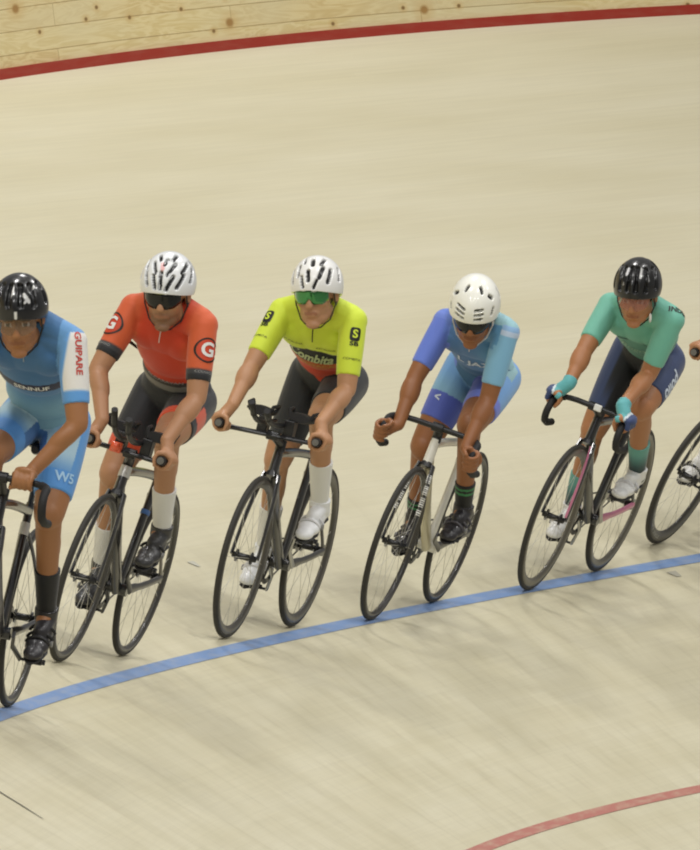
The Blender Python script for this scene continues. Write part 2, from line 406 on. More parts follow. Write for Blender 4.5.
        cy = cfg.get('barcy', 0.); hw = cfg['barw']; top = cfg['bartop']; bx = cfg.get('barx', .385)
        Cb = V((bx, cy, top))
        bm = bmesh.new(); half = {}
        for s in (-1, 1):
            p = [Cb, Cb + V((0, s * hw * .5, 0)), Cb + V((.004, s * (hw - .05), -.002))]
            p += bez(Cb + V((.012, s * (hw - .03), -.004)), Cb + V((.03, s * hw, -.010)), Cb + V((.065, s * hw, -.018)), 4)
            p += bez(Cb + V((.085, s * hw, -.030)), Cb + V((.13, s * (hw + .004), -.075)), Cb + V((.085, s * (hw + .006), -.118)), 6)
            p += [Cb + V((.03, s * (hw + .008), -.135)), Cb + V((-.04, s * (hw + .008), -.138))]
            half[s] = p
            tube(bm, p, .0125, 12)
        bar = obj('handlebar', bm, BK, root)
        for s in (-1, 1):
            bm = bmesh.new(); tube(bm, half[s][3:], .0158, 14); obj('bar_tape', bm, TAPE, bar)
        if cfg.get('tag_col'):
            bm = bmesh.new(); box(bm, Cb + V((.018, .02, .004)), (.012, .035, .03)); obj('number_tag', bm, mat('white_plastic', (225, 225, 220), .4), bar, smooth=False, bevel=.004, label='small white tag on the bar')
    bm = bmesh.new()
    tube(bm, [httop + V((.003, 0, -.012)), httop + V((-.008, 0, .032))], .021, 16)
    tube(bm, [httop + V((-.004, 0, .012)), V((Cb.x - .005, Cb.y, Cb.z))], [(.017, .018), (.015, .016)], 14)
    tube(bm, [Cb + V((0, -.024, 0)), Cb + V((0, .024, 0))], .020, 16)
    obj('stem', bm, BK, root)
    bm = bmesh.new()
    if cfg.get('badge'):
        tube(bm, [htbot.lerp(httop, .55), htbot.lerp(httop, .98)], [(.0235, .0285), (.022, .027)], 16); obj('head_badge', bm, mat(*cfg['badge'], .3, metal=.3), frame, label=cfg['badge_label'])
    else: bm.free()
    if cfg.get('band'):
        bm = bmesh.new(); tube(bm, [BB.lerp(seatcl, cfg['band'][2]), BB.lerp(seatcl, cfg['band'][3])], [(.0185, .0275), (.0185, .027)], 14)
        obj('seat_tube_band', bm, mat(cfg['band'][0], cfg['band'][1], .4), frame)
    if cfg.get('fork_letters'):
        for s in (-1, 1):
            bm = bmesh.new()
            P = bez(crown + V((0, s * .030, .012)), (.415, s * .052, .54), FAX + V((-.004, s * .056, 0)), 40)
            for k in range(5, 27):
                if k % 6 == 5: continue
                t = (P[k + 1] - P[k]).normalized(); f = V((t.z, 0, -t.x)); f = f if f.x > 0 else -f
                box(bm, P[k] + f * .016 + V((0, s * .001, 0)), (.012, .0185, .0055 if k % 2 else .003), (f, V((0, 1, 0)), t))
            obj('fork_lettering', bm, mat('white_print', (225, 225, 220), .5), fork, smooth=False)
    root.matrix_world = track_frame(*BIKES[n])
    return root

# ------------------------------------------------------------------ RIDER
def smooth01(x, a, b):
    t = min(1, max(0, (x - a) / (b - a))); return t * t * (3 - 2 * t)
def seg_t(p, a, b):
    d = b - a; t = (p - a).dot(d) / d.length_squared; q = a + d * min(1, max(0, t)); return t, (p - q).length

def hand_geo(bm, H, a, p, sgn, wrist, R=.025, k=1.0, fing=None):
    """closed fist round a bar: a = bar axis towards the thumb, p = from bar to palm"""
    a = a.normalized(); p = (p - a * p.dot(a)).normalized(); t = a.cross(p) * sgn      # t: side to which the knuckles lie
    pc = H + p * (R + .004) - t * .004
    ell(bm, pc, (.045, .045, .0195), (a, t, p), 16)
    ell(bm, pc + t * .018 + p * .004, (.040, .018, .013), (a, t, p), 14)
    caps(bm, wrist, pc - t * .020, .0255, .027, 14, 3)
    ell(bm, pc - t * .012 + a * .028 - p * .004, (.018, .026, .016), (a, t, p), 12)
    L = [1.0, 1.08, 1.02, .86]
    for i in range(4):
        o = H + a * (.031 - .0205 * i)
        a0 = math.radians(48); a1 = math.radians(48 + 190 * L[i])
        rr = R - .002
        pts = [o + (p * math.cos(x) + t * math.sin(x)) * rr * (1.12 if j == 0 else 1) for j, x in enumerate([a0 + (a1 - a0) * q / 9 for q in range(10)])]
        pts = [o + p * (R + .006) + t * .012] + pts
        tube(fing if fing is not None else bm, pts, [.0098] * 4 + [.0092] * 3 + [.0085] * 3 + [.0075], 10)
        ell(fing if fing is not None else bm, pts[-1], (.0076,) * 3, seg=10)
        ell(fing if fing is not None else bm, pts[2], (.0106,) * 3, seg=10)
    o = H + a * .043
    pts = [o + p * R * .9 - t * .02, o + p * .010 - t * (R + .006), o - p * .012 - t * (R + .000) + a * .004, o - p * (R + .002) - t * .008 + a * .002]
    tube(bm, pts, [.0125, .0115, .0100, .0085], 12); ell(bm, pts[-1], (.0085,) * 3, seg=10); ell(bm, pts[0], (.0125,) * 3, seg=10)

def rider(n, cfg):
    J = {k: V(v) for k, v in POSE[n].items() if k != 'crank'}
    P, SL, SR = J['P'], J['SL'], J['SR']
    BM = track_frame(*BIKES[n]); Rinv = BM.to_3x3().transposed()
    worldup = (Rinv @ V((0, 0, 1))).normalized()
    mid = (SL + SR) / 2; u = (mid - P).normalized(); Ls = (mid - P).length
    lat = (SL - SR); lat = (lat - u * lat.dot(u)).normalized(); v = lat.cross(u)
    if v.x < 0: v = -v
    # head frame
    hf = V((1, math.tan(math.radians(cfg['yaw'])), 0)).normalized()
    up0 = (worldup * (1 - cfg['roll']) + V((0, 0, 1)) * cfg['roll']).normalized()
    hf = (hf - up0 * hf.dot(up0)).normalized()
    cp, sp = math.cos(math.radians(cfg['pitch'])), math.sin(math.radians(cfg['pitch']))
    f = hf * cp - up0 * sp; w = up0 * cp + hf * sp; l = w.cross(f)
    HS = cfg.get('hs', 1.04) * .985; D = J['D'] - V((0, 0, .020))
    def hd(x, y, z): return D + f * (x * HS) + l * (y * HS) + w * (z * HS)
    def hx(p):
        q = p - D; return V((q.dot(f), q.dot(l), q.dot(w))) / HS
    hax = (f, l, w)
    neck = mid + u * .03 - v * .035
    hips = {s: P + V((.0, .080 * s, -.015)) for s in (1, -1)}
    k = cfg.get('bulk', 1.)
    def torso(bm, e):
        ell(bm, P + u * .025 - v * .0, ((.118 + e), (.140 + e) * k, (.108 + e)), (u, V((0, 1, 0)), v), 28)
        ell(bm, P + u * .17 - v * .012, (.15 + e, (.128 + e) * k, (.098 + e) * k), (u, lat, v), 28)
        ell(bm, P + u * (Ls - .20) - v * .012, (.185 + e, (.146 + e) * k, (.110 + e) * k), (u, lat, v), 28)
        ell(bm, mid - u * .085 + v * .0, (.115 + e, (.150 + e), (.094 + e)), (u, lat, v), 28)
        caps(bm, SL - lat * .035 - u * .006, SR + lat * .035 - u * .006, .048 + e, .048 + e, 20)
        for s, S in ((1, SL), (-1, SR)):
            caps(bm, S - lat * (s * .025) - v * .012 + u * .004, neck + lat * (s * .018) + u * .012, .046 + e, .048 + e, 16)
            ell(bm, mid - u * .09 + v * .055 + lat * (.07 * s), (.07 + e, .075 + e, .04 + e), (u, lat, v), 18)
            ell(bm, mid - u * .12 - v * .06 + lat * (.08 * s), (.10 + e, .075 + e, .05 + e), (u, lat, v), 18)
    def upper_arm(bm, s, e, t1=1., round_end=True):
        S, E = (SL, J['EL']) if s > 0 else (SR, J['ER'])
        S2 = S.lerp(mid, .06)
        ell(bm, S2 - u * .004, (.0525 + e,) * 3, seg=20)
        ra = lambda t: .050 - .011 * t + .003 * math.sin(PI * t)
        tube(bm, [S2.lerp(E, t1 * i / 8) for i in range(9)], [(ra(t1 * i / 8) + e) * (k ** .5) for i in range(9)], 22)
        if round_end: ell(bm, E, (.0385 + e,) * 3, seg=18)
    def thigh(bm, s, e, t1=1., round_end=True):
        h, K = hips[s], J['KL'] if s > 0 else J['KR']
        ra = lambda t: .083 - .026 * t + .007 * math.sin(PI * t)
        ell(bm, h, (.083 + e,) * 3, seg=22)
        tube(bm, [h.lerp(K, t1 * i / 9) for i in range(10)], [ra(t1 * i / 9) + e for i in range(10)], 24)
        ell(bm, h + V((-.040, -.012 * s, -.012)), (.092 + e, .078 + e, .092 + e), seg=22)
        if round_end: ell(bm, K, (.056 + e,) * 3, seg=18)
    # ---- body
    bm = bmesh.new()
    torso(bm, 0)
    handdat = {}
    for s in (1, -1):
        sn = 'L' if s > 0 else 'R'
        upper_arm(bm, s, 0)
        E, H = J['E' + sn], J['H' + sn]
        a, p = [V(q) for q in cfg['grip'][0 if s > 0 else 1]]
        if s < 0: a = V((a.x, a.y, a.z))
        aa = a.normalized(); pp = (p - aa * p.dot(aa)).normalized()
        sg = 1
        t = aa.cross(pp)
        toE = (E - H).normalized()
        if t.dot(toE) > 0: sg = -1; t = -t
        R = .029
        wr = H + pp * (R + .012) - t * .050 + toE * .022
        handdat[sn] = (H, a, p, sg, wr)
        caps(bm, E, wr, .0385, .0265, 20)
        fd = (wr - E).normalized()
        ell(bm, E + (wr - E) * .28, (.085, .0435, .042), (fd, V((0, 1, 0)) if abs(fd.y) < .8 else V((1, 0, 0)), fd.cross(V((0, 1, 0))).normalized()), 18)
        hand_geo(bm, H, a, p, sg, wr, R)
        thigh(bm, s, 0)
        K, A, B = J['K' + sn], J['A' + sn], J['B' + sn]
        ell(bm, K + V((.012, 0, .0)), (.05, .05, .058), seg=18)
        kd = (A - K).normalized(); back = V((-1, 0, 0)) - kd * V((-1, 0, 0)).dot(kd); back.normalize()
        caps(bm, K, A, .051, .032, 20)
        ell(bm, K + (A - K) * .30 + back * .018, (.120, .0445, .044), (kd, kd.cross(back), back), 18)
        # foot inside the shoe
        ba = (B - A).normalized(); ang = math.radians(36)
        ax = V((ba.x * math.cos(ang) - ba.z * math.sin(ang), 0, ba.x * math.sin(ang) + ba.z * math.cos(ang))).normalized()
        caps(bm, A, B + V((0, 0, .022)) , .034, .022, 16)
    caps(bm, neck - u * .02, hd(-.02, 0, -.06), .058, .052, 20)
    # head
    ell(bm, hd(-.012, 0, .035), (.095 * HS, .074 * HS, .085 * HS), hax, 28)
    ell(bm, hd(.028, 0, -.025), (.066 * HS, .061 * HS, .080 * HS), hax, 28)
    ell(bm, hd(.028, 0, -.080), (.052 * HS, .054 * HS, .038 * HS), hax, 22)
    ell(bm, hd(.064, 0, -.108), (.022 * HS, .030 * HS, .018 * HS), hax, 14)
    tube(bm, [hd(.080, 0, .018), hd(.098, 0, -.008), hd(.108, 0, -.026)], [(.010, .010), (.010, .011), (.014, .012)], 12)
    ell(bm, hd(.106, 0, -.030), (.014, .0175, .011), hax, 12)
    ell(bm, hd(.078, 0, -.062), (.017, .034, .020), hax, 14)
    ell(bm, hd(.089, 0, -.0565), (.0075, .027, .0040), hax, 12); ell(bm, hd(.088, 0, -.0665), (.0075, .022, .0045), hax, 12)
    for s in (1, -1):
        ell(bm, hd(.076, s * .030, .024), (.018, .030, .010), hax, 12)
        ell(bm, hd(.066, s * .040, -.022), (.024, .022, .020), hax, 14)
        ell(bm, hd(.078, s * .031, .004), (.013, .015, .010), hax, 12)
        ell(bm, hd(.0, s * .053, -.064), (.038, .013, .030), hax, 14)
        ell(bm, hd(-.006, s * .078, -.006), (.019, .008, .033), (f * .9 - l * (s * .35) , l, w), 14)
    body = fuse(bm, .0048 if n != 6 else .007, 3)
    sk = cfg['skin']
    def skincol(p):
        q = hx(p)
        if q.x > .03 and abs(q.y) < .09 and -.13 < q.z < .1:
            m = sk
            if q.x > .084 and abs(q.y) < .026 and -.0690 < q.z < -.0555:
                return tuple(c * g for c, g in zip(sk, (.86, .79, .78)))
            if q.x > .06 and .016 < q.z < .030 and .012 < abs(q.y) < .052 - .3 * max(0, .02 - q.z): return tuple(c * .35 for c in sk)
            if q.x > .07 and -.003 < q.z < .010 and .018 < abs(q.y) < .044:
                return (205, 195, 185) if (abs(abs(q.y) - .031) > .0065) else (40, 28, 22)
            if cfg.get('beard') and q.x > .0:
                bd = 1 - .25 * (1 - smooth01(q.z, -.075, -.035)); return (sk[0] * bd, sk[1] * bd, sk[2] * bd)
            return m
        return sk
    paint(body, skincol)
    R_ = newobj('person', body, M_SKIN)
    tag(R_, cfg['label'], 'person', 'cyclists riding in line')
    bvh_of = lambda me: BVHTree.FromPolygons([x.co.copy() for x in me.vertices], [tuple(p.vertices) for p in me.polygons])
    # ---- jersey
    bm = bmesh.new(); torso(bm, .0055)
    # hem: taper into the waist
    for s in (1, -1): upper_arm(bm, s, .0055, cfg.get('sleeve', .78), False)
    tube(bm, [neck - u * .04, neck + u * .015 + (hd(-.02, 0, -.06) - neck).normalized() * .022], [.068, .060], 24)
    jer = fuse(bm, .0055, 4)
    def jinfo(p):
        best = ('torso', 0, 0)
        for s, S, E in ((1, SL, J['EL']), (-1, SR, J['ER'])):
            t, d = seg_t(p, S, E)
            q = (p - mid)
            if (d < .085 and t > -.1 and (p - S).dot(lat * s) > -.035 + .10 * max(0, -.0) ) or (t > .3 and d < .07):
                if t > .22 and d < .075 or (p - S).dot(lat * s) > -.02: return ('L' if s > 0 else 'R', t, d)
        q = p - P
        return ('torso', q.dot(u) / Ls, (p - mid).dot(lat))
    def jcol(p):
        reg, t, d = jinfo(p)
        front = (p - P).dot(v)
        return cfg['jersey'](reg, t, d, front, p, dict(SL=SL, SR=SR, EL=J['EL'], ER=J['ER'], mid=mid, u=u, lat=lat, v=v, P=P))
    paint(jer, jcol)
    # keep the part above the hem only
    hem = P + u * (cfg.get('hem', .22) * Ls)
    bmj = bmesh.new(); bmj.from_mesh(jer)
    r = bmesh.ops.bisect_plane(bmj, geom=bmj.verts[:] + bmj.edges[:] + bmj.faces[:], plane_co=hem, plane_no=u, clear_inner=False, clear_outer=False)
    dele = [fc for fc in bmj.faces if (fc.calc_center_median() - hem).dot(u) < 0 and jinfo(fc.calc_center_median())[0] == 'torso']
    bmesh.ops.delete(bmj, geom=dele, context='FACES')
    bmj.to_mesh(jer); bmj.free()
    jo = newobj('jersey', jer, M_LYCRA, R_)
    if cfg.get('jersey_label'): jo['label'] = cfg['jersey_label']
    jb = bvh_of(jer)
    # ---- shorts
    bm = bmesh.new()
    ell(bm, P + u * .025, (.118 + .0035, (.140 + .0035) * k, .108 + .0035), (u, V((0, 1, 0)), v), 28)
    ell(bm, P + u * .17 - v * .012, (.15 + .002, (.128 + .002) * k, (.098 + .002) * k), (u, lat, v), 28)
    for s in (1, -1): thigh(bm, s, .0055, cfg.get('short', .72), False)
    sh = fuse(bm, .0055, 4)
    def scol(p):
        best = None
        for s in (1, -1):
            K = J['KL'] if s > 0 else J['KR']
            t, d = seg_t(p, hips[s], K)
            if best is None or d < best[1]: best = (t, d, s, K)
        t, d, s, K = best
        out = (p - hips[s].lerp(K, min(1, max(0, t)))).dot(V((0, s, 0)))
        fr = (p - hips[s].lerp(K, min(1, max(0, t))))
        return cfg['shorts'](s, t, out, fr, p)
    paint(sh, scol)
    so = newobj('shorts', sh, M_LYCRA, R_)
    sb = bvh_of(sh)
    # ---- socks and shoes
    for s in (1, -1):
        sn = 'L' if s > 0 else 'R'
        K, A, B = J['K' + sn], J['A' + sn], J['B' + sn]
        kd = (A - K).normalized(); back = V((-1, 0, 0)) - kd * V((-1, 0, 0)).dot(kd); back.normalize()
        bm = bmesh.new(); t0 = cfg['sock'][0]
        tt_ = [t0 + (1 - t0) * i / 8 for i in range(9)]
        tube(bm, [K.lerp(A, t) + back * (.007 * max(0, 1 - (t - .5) / .3)) for t in tt_] + [A + kd * .045], [.0372 + .0125 * max(0, 1 - (t - .52) / .40) for t in tt_] + [.037], 24)
        me = fuse(bm, .004, 2)
        A0 = K.lerp(A, t0)
        def sockcol(p): 
            tt = (p - A0).dot(kd) / max(.01, (A - A0).length); return cfg['sock'][1](tt)
        paint(me, sockcol); newobj('sock', me, M_LYCRA, R_)
        ba = (B - A).normalized(); ang = math.radians(36)
        ax = V((ba.x * math.cos(ang) - ba.z * math.sin(ang), 0, ba.x * math.sin(ang) + ba.z * math.cos(ang))).normalized()
        y = V((0, 1, 0)); dn = ax.cross(y); dn = dn if dn.z < 0 else -dn
        if dn.dot(A - B) > 0: dn = -dn
        up = -dn
        # shoe
        bm = bmesh.new()
        base = B + up * .028
        ell(bm, base + ax * .0, (.062, .046, .030), (ax, y, up), 22)
        ell(bm, base + ax * .055 + up * -.003, (.048, .038, .024), (ax, y, up), 20)
        ell(bm, base - ax * .075 + up * .010, (.085, .037, .038), (ax, y, up), 22)
        ell(bm, base - ax * .150 + up * .014, (.042, .034, .042), (ax, y, up), 20)
        caps(bm, base - ax * .125 + up * .040, base - ax * .045 + up * .030, .036, .032, 18)
        tube(bm, [A + up * .022, A - up * .03], [.0445, .042], 22)
        me = fuse(bm, .0045, 4)
        sc_ = cfg['shoe']
        paint(me, lambda p: sc_((p - base).dot(ax), (p - base).dot(y) * s, (p - base).dot(up)))
        so_ = newobj('shoe', me, M_SHOE, R_)
        bm = bmesh.new()
        tube(bm, [base + ax * x - up * (.024 + .004 * (abs(x) < .05)) for x in (-.185, -.16, -.10, -.05, 0, .05, .09, .105)], [(.020, .006), (.031, .008), (.028, .008), (.032, .008), (.042, .008), (.038, .008), (.025, .007), (.010, .005)], 16)
        obj('sole', bm, mat(*cfg['sole'], .5), so_)
        for q, (x, rr) in enumerate(((-.035, .046), (.0, .042), (-.075, .047)) [:cfg.get('straps', 2)]):
            bm = bmesh.new(); c0 = base + ax * x
            tube(bm, [c0 + y * (rr * math.cos(t)) * 1.06 + up * (rr * .86 * math.sin(t) + (-.002 if x > -.06 else .006)) for t in [math.radians(15 + 150 * i / 12) for i in range(13)]], [(.009, .0028)] * 13 if False else .0062, 8)
            obj('shoe_strap', bm, mat(*cfg['strap'], .4), so_)
        bm = bmesh.new(); c1 = base - ax * .015 + y * (s * .047) + up * .006; tube(bm, [c1, c1 + y * (s * .007)], .012, 16)
        obj('shoe_dial', bm, mat('dial_grey', (120, 120, 118), .4), so_)
    # ---- gloves
    if cfg.get('glove'):
        for sn in 'LR':
            H, a, p, sg, wr = handdat[sn]
            aa = a.normalized(); pp = (p - aa * p.dot(aa)).normalized(); t = aa.cross(pp) * sg; R = .029
            bm = bmesh.new(); pc = H + pp * (R + .004) - t * .004
            ell(bm, pc, (.047, .045, .0205), (aa, t, pp), 18)
            ell(bm, pc + t * .018 + pp * .004, (.044, .022, .017), (aa, t, pp), 14)
            caps(bm, wr, pc - t * .020, .0305, .031, 16, 3)
            tube(bm, [wr, wr + (J['E' + sn] - wr).normalized() * .028], [.0315, .0325], 18)
            for i in range(4):
                o = H + aa * (.031 - .0205 * i)
                tube(bm, [o + pp * (R + .008) + t * .010] + [o + (pp * math.cos(x) + t * math.sin(x)) * R for x in [math.radians(q) for q in (48, 70, 95)]], .0125, 12)
            tube(bm, [H + aa * .043 + pp * R * .9 - t * .02, H + aa * .043 + pp * .010 - t * (R + .006)], .0155, 12)
            me = fuse(bm, .0045, 2)
            g0 = cfg['glove']; paint(me, lambda q: g0((q - pc).dot(t), (q - pc).dot(pp)))
            newobj('glove', me, M_LYCRA, R_)
    # ---- hair
    bm = bmesh.new()
    ell(bm, hd(-.020, 0, .028), (.093 * HS, .077 * HS, .088 * HS), hax, 32)
    bmesh.ops.bisect_plane(bm, geom=bm.verts[:] + bm.edges[:] + bm.faces[:], plane_co=hd(.005, 0, 0), plane_no=f - w * .1, clear_outer=True)
    bmesh.ops.bisect_plane(bm, geom=bm.verts[:] + bm.edges[:] + bm.faces[:], plane_co=hd(-.02, 0, -.045), plane_no=-w - f * .4, clear_outer=True)
    obj('hair', bm, mat('dark_hair', (28, 22, 20), .7), R_)
    # ---- helmet
    hc = cfg['helmet']; NA, NE = 176, 72
    bm = bmesh.new(); rows = []; cols = []
    vents = []
    def sph(az, el):
        az, el = math.radians(az), math.radians(el); return V((math.cos(el) * math.cos(az), math.cos(el) * math.sin(az), math.sin(el)))
    vd = hc.get('vdrop', 12); vk = hc.get('vk', 1.42)
    for a0, e0, a1, e1, wd in hc['vents']: vents.append((sph(a0, e0 - vd * (1 - e0 / 90)), sph(a1, e1 - vd * .6 * (1 - e1 / 90)), math.radians(wd * vk)))
    stripes = [(sph(a0, e0), sph(a1, e1), math.radians(wd), c) for a0, e0, a1, e1, wd, c in hc.get('stripes', [])]
    def dseg(d, A, B):
        ab = B - A; t = min(1, max(0, (d - A).dot(ab) / max(1e-6, ab.length_squared))); return (d - (A + ab * t)).length
    hr = hc.get('r', (.138, .102, .114))
    for j in range(NE + 1):
        row = []
        for i in range(NA):
            az = -PI + 2 * PI * i / NA
            el0 = math.radians(-14 - 8 * math.cos(az * 2) * 0 + (6 * math.cos(az)) + 5 * max(0, math.cos(az)) ** 2 - 10 * (1 - math.cos(az)) * .5 + hc.get('brim', 0) * max(0, math.cos(az)))
            el = el0 + (PI / 2 - el0) * j / NE
            d = V((math.cos(el) * math.cos(az), math.cos(el) * math.sin(az), math.sin(el)))
            mk = 0
            for A_, B_, wd in vents:
                x = dseg(d, A_, B_); mk = max(mk, 1 - smooth01(x, wd * .72, wd * 1.15))
            rx = hr[0] * (1.0 if d.x > 0 else 1.06)
            shp = 1 - .13 * mk
            # ribs between the vents
            pos = V((d.x * rx, d.y * hr[1] * (1 - .10 * max(0, d.x) ** 2 + .0), d.z * hr[2])) * shp
            if d.x < 0: pos.z -= .02 * d.x * d.x * (1 - d.z)
            c = hc['col']
            for A_, B_, wd, cc in stripes:
                if dseg(d, A_, B_) < wd: c = cc
            if mk > .5: c = hc.get('vent', (24, 24, 24))
            q = hd(-.012, 0, .040) + f * (pos.x * HS) + l * (pos.y * HS) + w * (pos.z * HS)
            row.append(bm.verts.new(q)); cols.append(c)
            if j == NE: break
        rows.append(row)
    for j in range(NE - 1):
        for i in range(NA):
            bm.faces.new((rows[j][i], rows[j][(i + 1) % NA], rows[j + 1][(i + 1) % NA], rows[j + 1][i]))
    for i in range(NA): bm.faces.new((rows[NE - 1][i], rows[NE - 1][(i + 1) % NA], rows[NE][0]))
    bm.verts.index_update()
    me = bpy.data.meshes.new('helmet'); bm.to_mesh(me); bm.free(); me.shade_smooth()
    at = me.color_attributes.new(name='Col', type='FLOAT_COLOR', domain='POINT'); buf = []
    for c in cols: buf.extend((*lin(c), 1.))
    at.data.foreach_set('color', buf)
    ho = newobj('helmet', me, M_HELM, R_); ho['label'] = hc['label']
    sm = ho.modifiers.new('thick', 'SOLIDIFY'); sm.thickness = .014; sm.offset = -1
    # straps
    bm = bmesh.new()
    for s in (1, -1):
        tube(bm, [hd(.035, s * .079, .03), hd(.012, s * .080, -.035), hd(.022, s * .060, -.092), hd(.040, s * .025, -.122), hd(.045, 0, -.126)], .0032, 8)
        tube(bm, [hd(-.045, s * .080, .01), hd(.010, s * .081, -.038)], .0030, 8)
    obj('chin_strap', bm, mat(*cfg['strapc'], .6), ho)
    if cfg.get('buckle'):
        bm = bmesh.new(); ell(bm, hd(.036, .066, -.085), (.010, .006, .022), hax, 12); obj('strap_buckle', bm, mat('white_buckle', (230, 228, 220), .4), ho)
    # ---- glasses
    gc = cfg['glasses']
    bm = bmesh.new(); rowsg = []
    for i in range(33):
        a = math.radians(-64 + 4 * i)
        yy = math.sin(a) * .076; xx = .030 + math.cos(a) * .080
        notch = math.exp(-(yy / .010) ** 2) * .020
        tz = .034; bz = -.028 - .004 * math.cos(3.2 * a) + notch - .010 * 0 + (.014 * smooth01(abs(yy), .045, .072))
        if gc.get('two'): bz = -.024 + notch * 1.1 + .016 * smooth01(abs(yy), .048, .072)
        rowsg.append([bm.verts.new(hd(xx + .002 * math.sin(PI * q / 4), yy, tz + (bz - tz) * q / 4)) for q in range(5)])
    for i in range(32):
        for q in range(4): bm.faces.new((rowsg[i][q], rowsg[i + 1][q], rowsg[i + 1][q + 1], rowsg[i][q + 1]))
    edge_top = [x[0].co.copy() for x in rowsg]; edge_bot = [x[4].co.copy() for x in rowsg]
    go = obj('sunglasses', bm, gc['lens'], R_, label=gc['label']); 
    so2 = go.modifiers.new('t', 'SOLIDIFY'); so2.thickness = .002
    bm = bmesh.new()
    tube(bm, edge_top, gc.get('fr', .0034), 8)
    if gc.get('rim'): tube(bm, edge_bot, .0022, 8)
    for s, i in ((-1, 0), (1, 32)):
        tube(bm, [edge_top[i], hd(.03, s * .081, .020), hd(-.03, s * .082, .012)], gc.get('fr', .0034), 8)
    obj('glasses_frame', bm, mat(*gc['frame'], .35), go)
    # ---- print
    ctx = dict(SL=SL, SR=SR, EL=J['EL'], ER=J['ER'], mid=mid, u=u, lat=lat, v=v, P=P, Ls=Ls, jb=jb, sb=sb, jo=jo, so=so, hips=hips, J=J)
    if cfg.get('prints'): cfg['prints'](ctx)
    # collar zip
    bm = bmesh.new()
    zc = cfg.get('zip')
    if zc:
        pts = []
        for i in range(6):
            o_ = mid + u * (.03 - .016 * i) + v * .3
            h = jb.ray_cast(o_, -v, .5)
            if h[0]: pts.append(h[0] + v * .002)
        if len(pts) > 2: tube(bm, pts, .0022, 6); obj('zip', bm, mat(*zc, .4), jo)
        else: bm.free()
    else: bm.free()
    R_.matrix_world = BM
    return R_

# ------------------------------------------------------------------ the six
for n_, s_, pt in ((4, 'HL', (.4575, .2, .765)), (4, 'HR', (.4575, -.2, .765)), (5, 'HL', (.450, .155, .828)), (5, 'HR', (.455, -.175, .828)),
                   (1, 'HL', (.412, .085, .860)), (1, 'HR', (.412, -.085, .860))):
    POSE[n_][s_] = list(pt)
def const(c): return lambda *a: c
def mix(a, b, t): return tuple(x + (y - x) * t for x, y in zip(a, b))
BAR_GRIP = (((1, 0, 0), (0, .55, .8)), ((1, 0, 0), (0, -.55, .8)))
WHITE_P = lambda: mat('white_print', (225, 225, 220), .5)
DARK_P = lambda: mat('black_print', (22, 24, 20), .5)

def arm_frame(c, s, t):
    S, E = (c['SL'], c['EL']) if s > 0 else (c['SR'], c['ER'])
    return S.lerp(E, t), (S - E).normalized()

# -- rider 1
def j1(reg, t, d, front, p, c):
    if reg == 'torso':
        q = (p - c['mid']); lt = q.dot(c['lat'])
        if front > 0 and .575 < t < .66 and lt < .115: return (38, 38, 62)
        base = mix((92, 140, 185), (66, 112, 158), smooth01(t, .3, .8))
        if t < .5 and front > 0: base = mix((120, 165, 190), base, smooth01(t, .30, .5))
        return base if abs(lt) < .12 else (98, 150, 200)
    if reg == 'L':
        S, E = c['SL'], c['EL']; q = p - S.lerp(E, t)
        k = smooth01(t, -.16, -.10) * (1 - smooth01(t, .59, .63)) * smooth01(q.x * .7 + q.y, -.022, -.012) * smooth01((p - c['SL']).dot(c['lat']), -.018, -.006)
        return mix((92, 152, 212), (222, 220, 214), k)
    return (92, 152, 212) if t > .55 else (90, 140, 190)
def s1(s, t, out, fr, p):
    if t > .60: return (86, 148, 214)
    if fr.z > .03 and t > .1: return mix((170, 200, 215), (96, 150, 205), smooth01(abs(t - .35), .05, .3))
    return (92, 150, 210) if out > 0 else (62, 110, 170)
def p1(c):
    v, u, mid, P = c['v'], c['u'], c['mid'], c['P']
    lettering('chest_lettering', 'SENNUF', c['jb'], P + u * (c['Ls'] * .617) + c['lat'] * .01, u, v, .036, WHITE_P(), c['jo'], bold=True)
    o, ax = arm_frame(c, 1, .16)
    up = V((-1, 0, 0)); 
    lettering('sleeve_lettering', 'TELMEX', c['jb'], o + V((0, .018, 0)), V((-.35, -1, 0)) , V((.75, .65, .1)), .040, mat('red_print', (190, 72, 62), .5), c['jo'], width=.165, bold=True) if 0 else None
    nn = V((.85, .5, .15)); nn = (nn - ax * nn.dot(ax)).normalized(); side = ax.cross(nn)
    lettering('sleeve_lettering', 'GUIPARE', c['jb'], o + side * -.006, side * -1 if False else side, nn, .034, mat('red_print', (190, 72, 62), .5), c['jo'], width=.16, bold=True)
    K = c['J']['KL']; h = c['hips'][1]; o = h.lerp(K, .60)
    lettering('thigh_lettering', 'W5', c['sb'], o, V((-.2, 0, 1)), V((.8, .55, .1)), .05, mat('pale_blue_print', (165, 205, 235), .5), c['so'], bold=True)
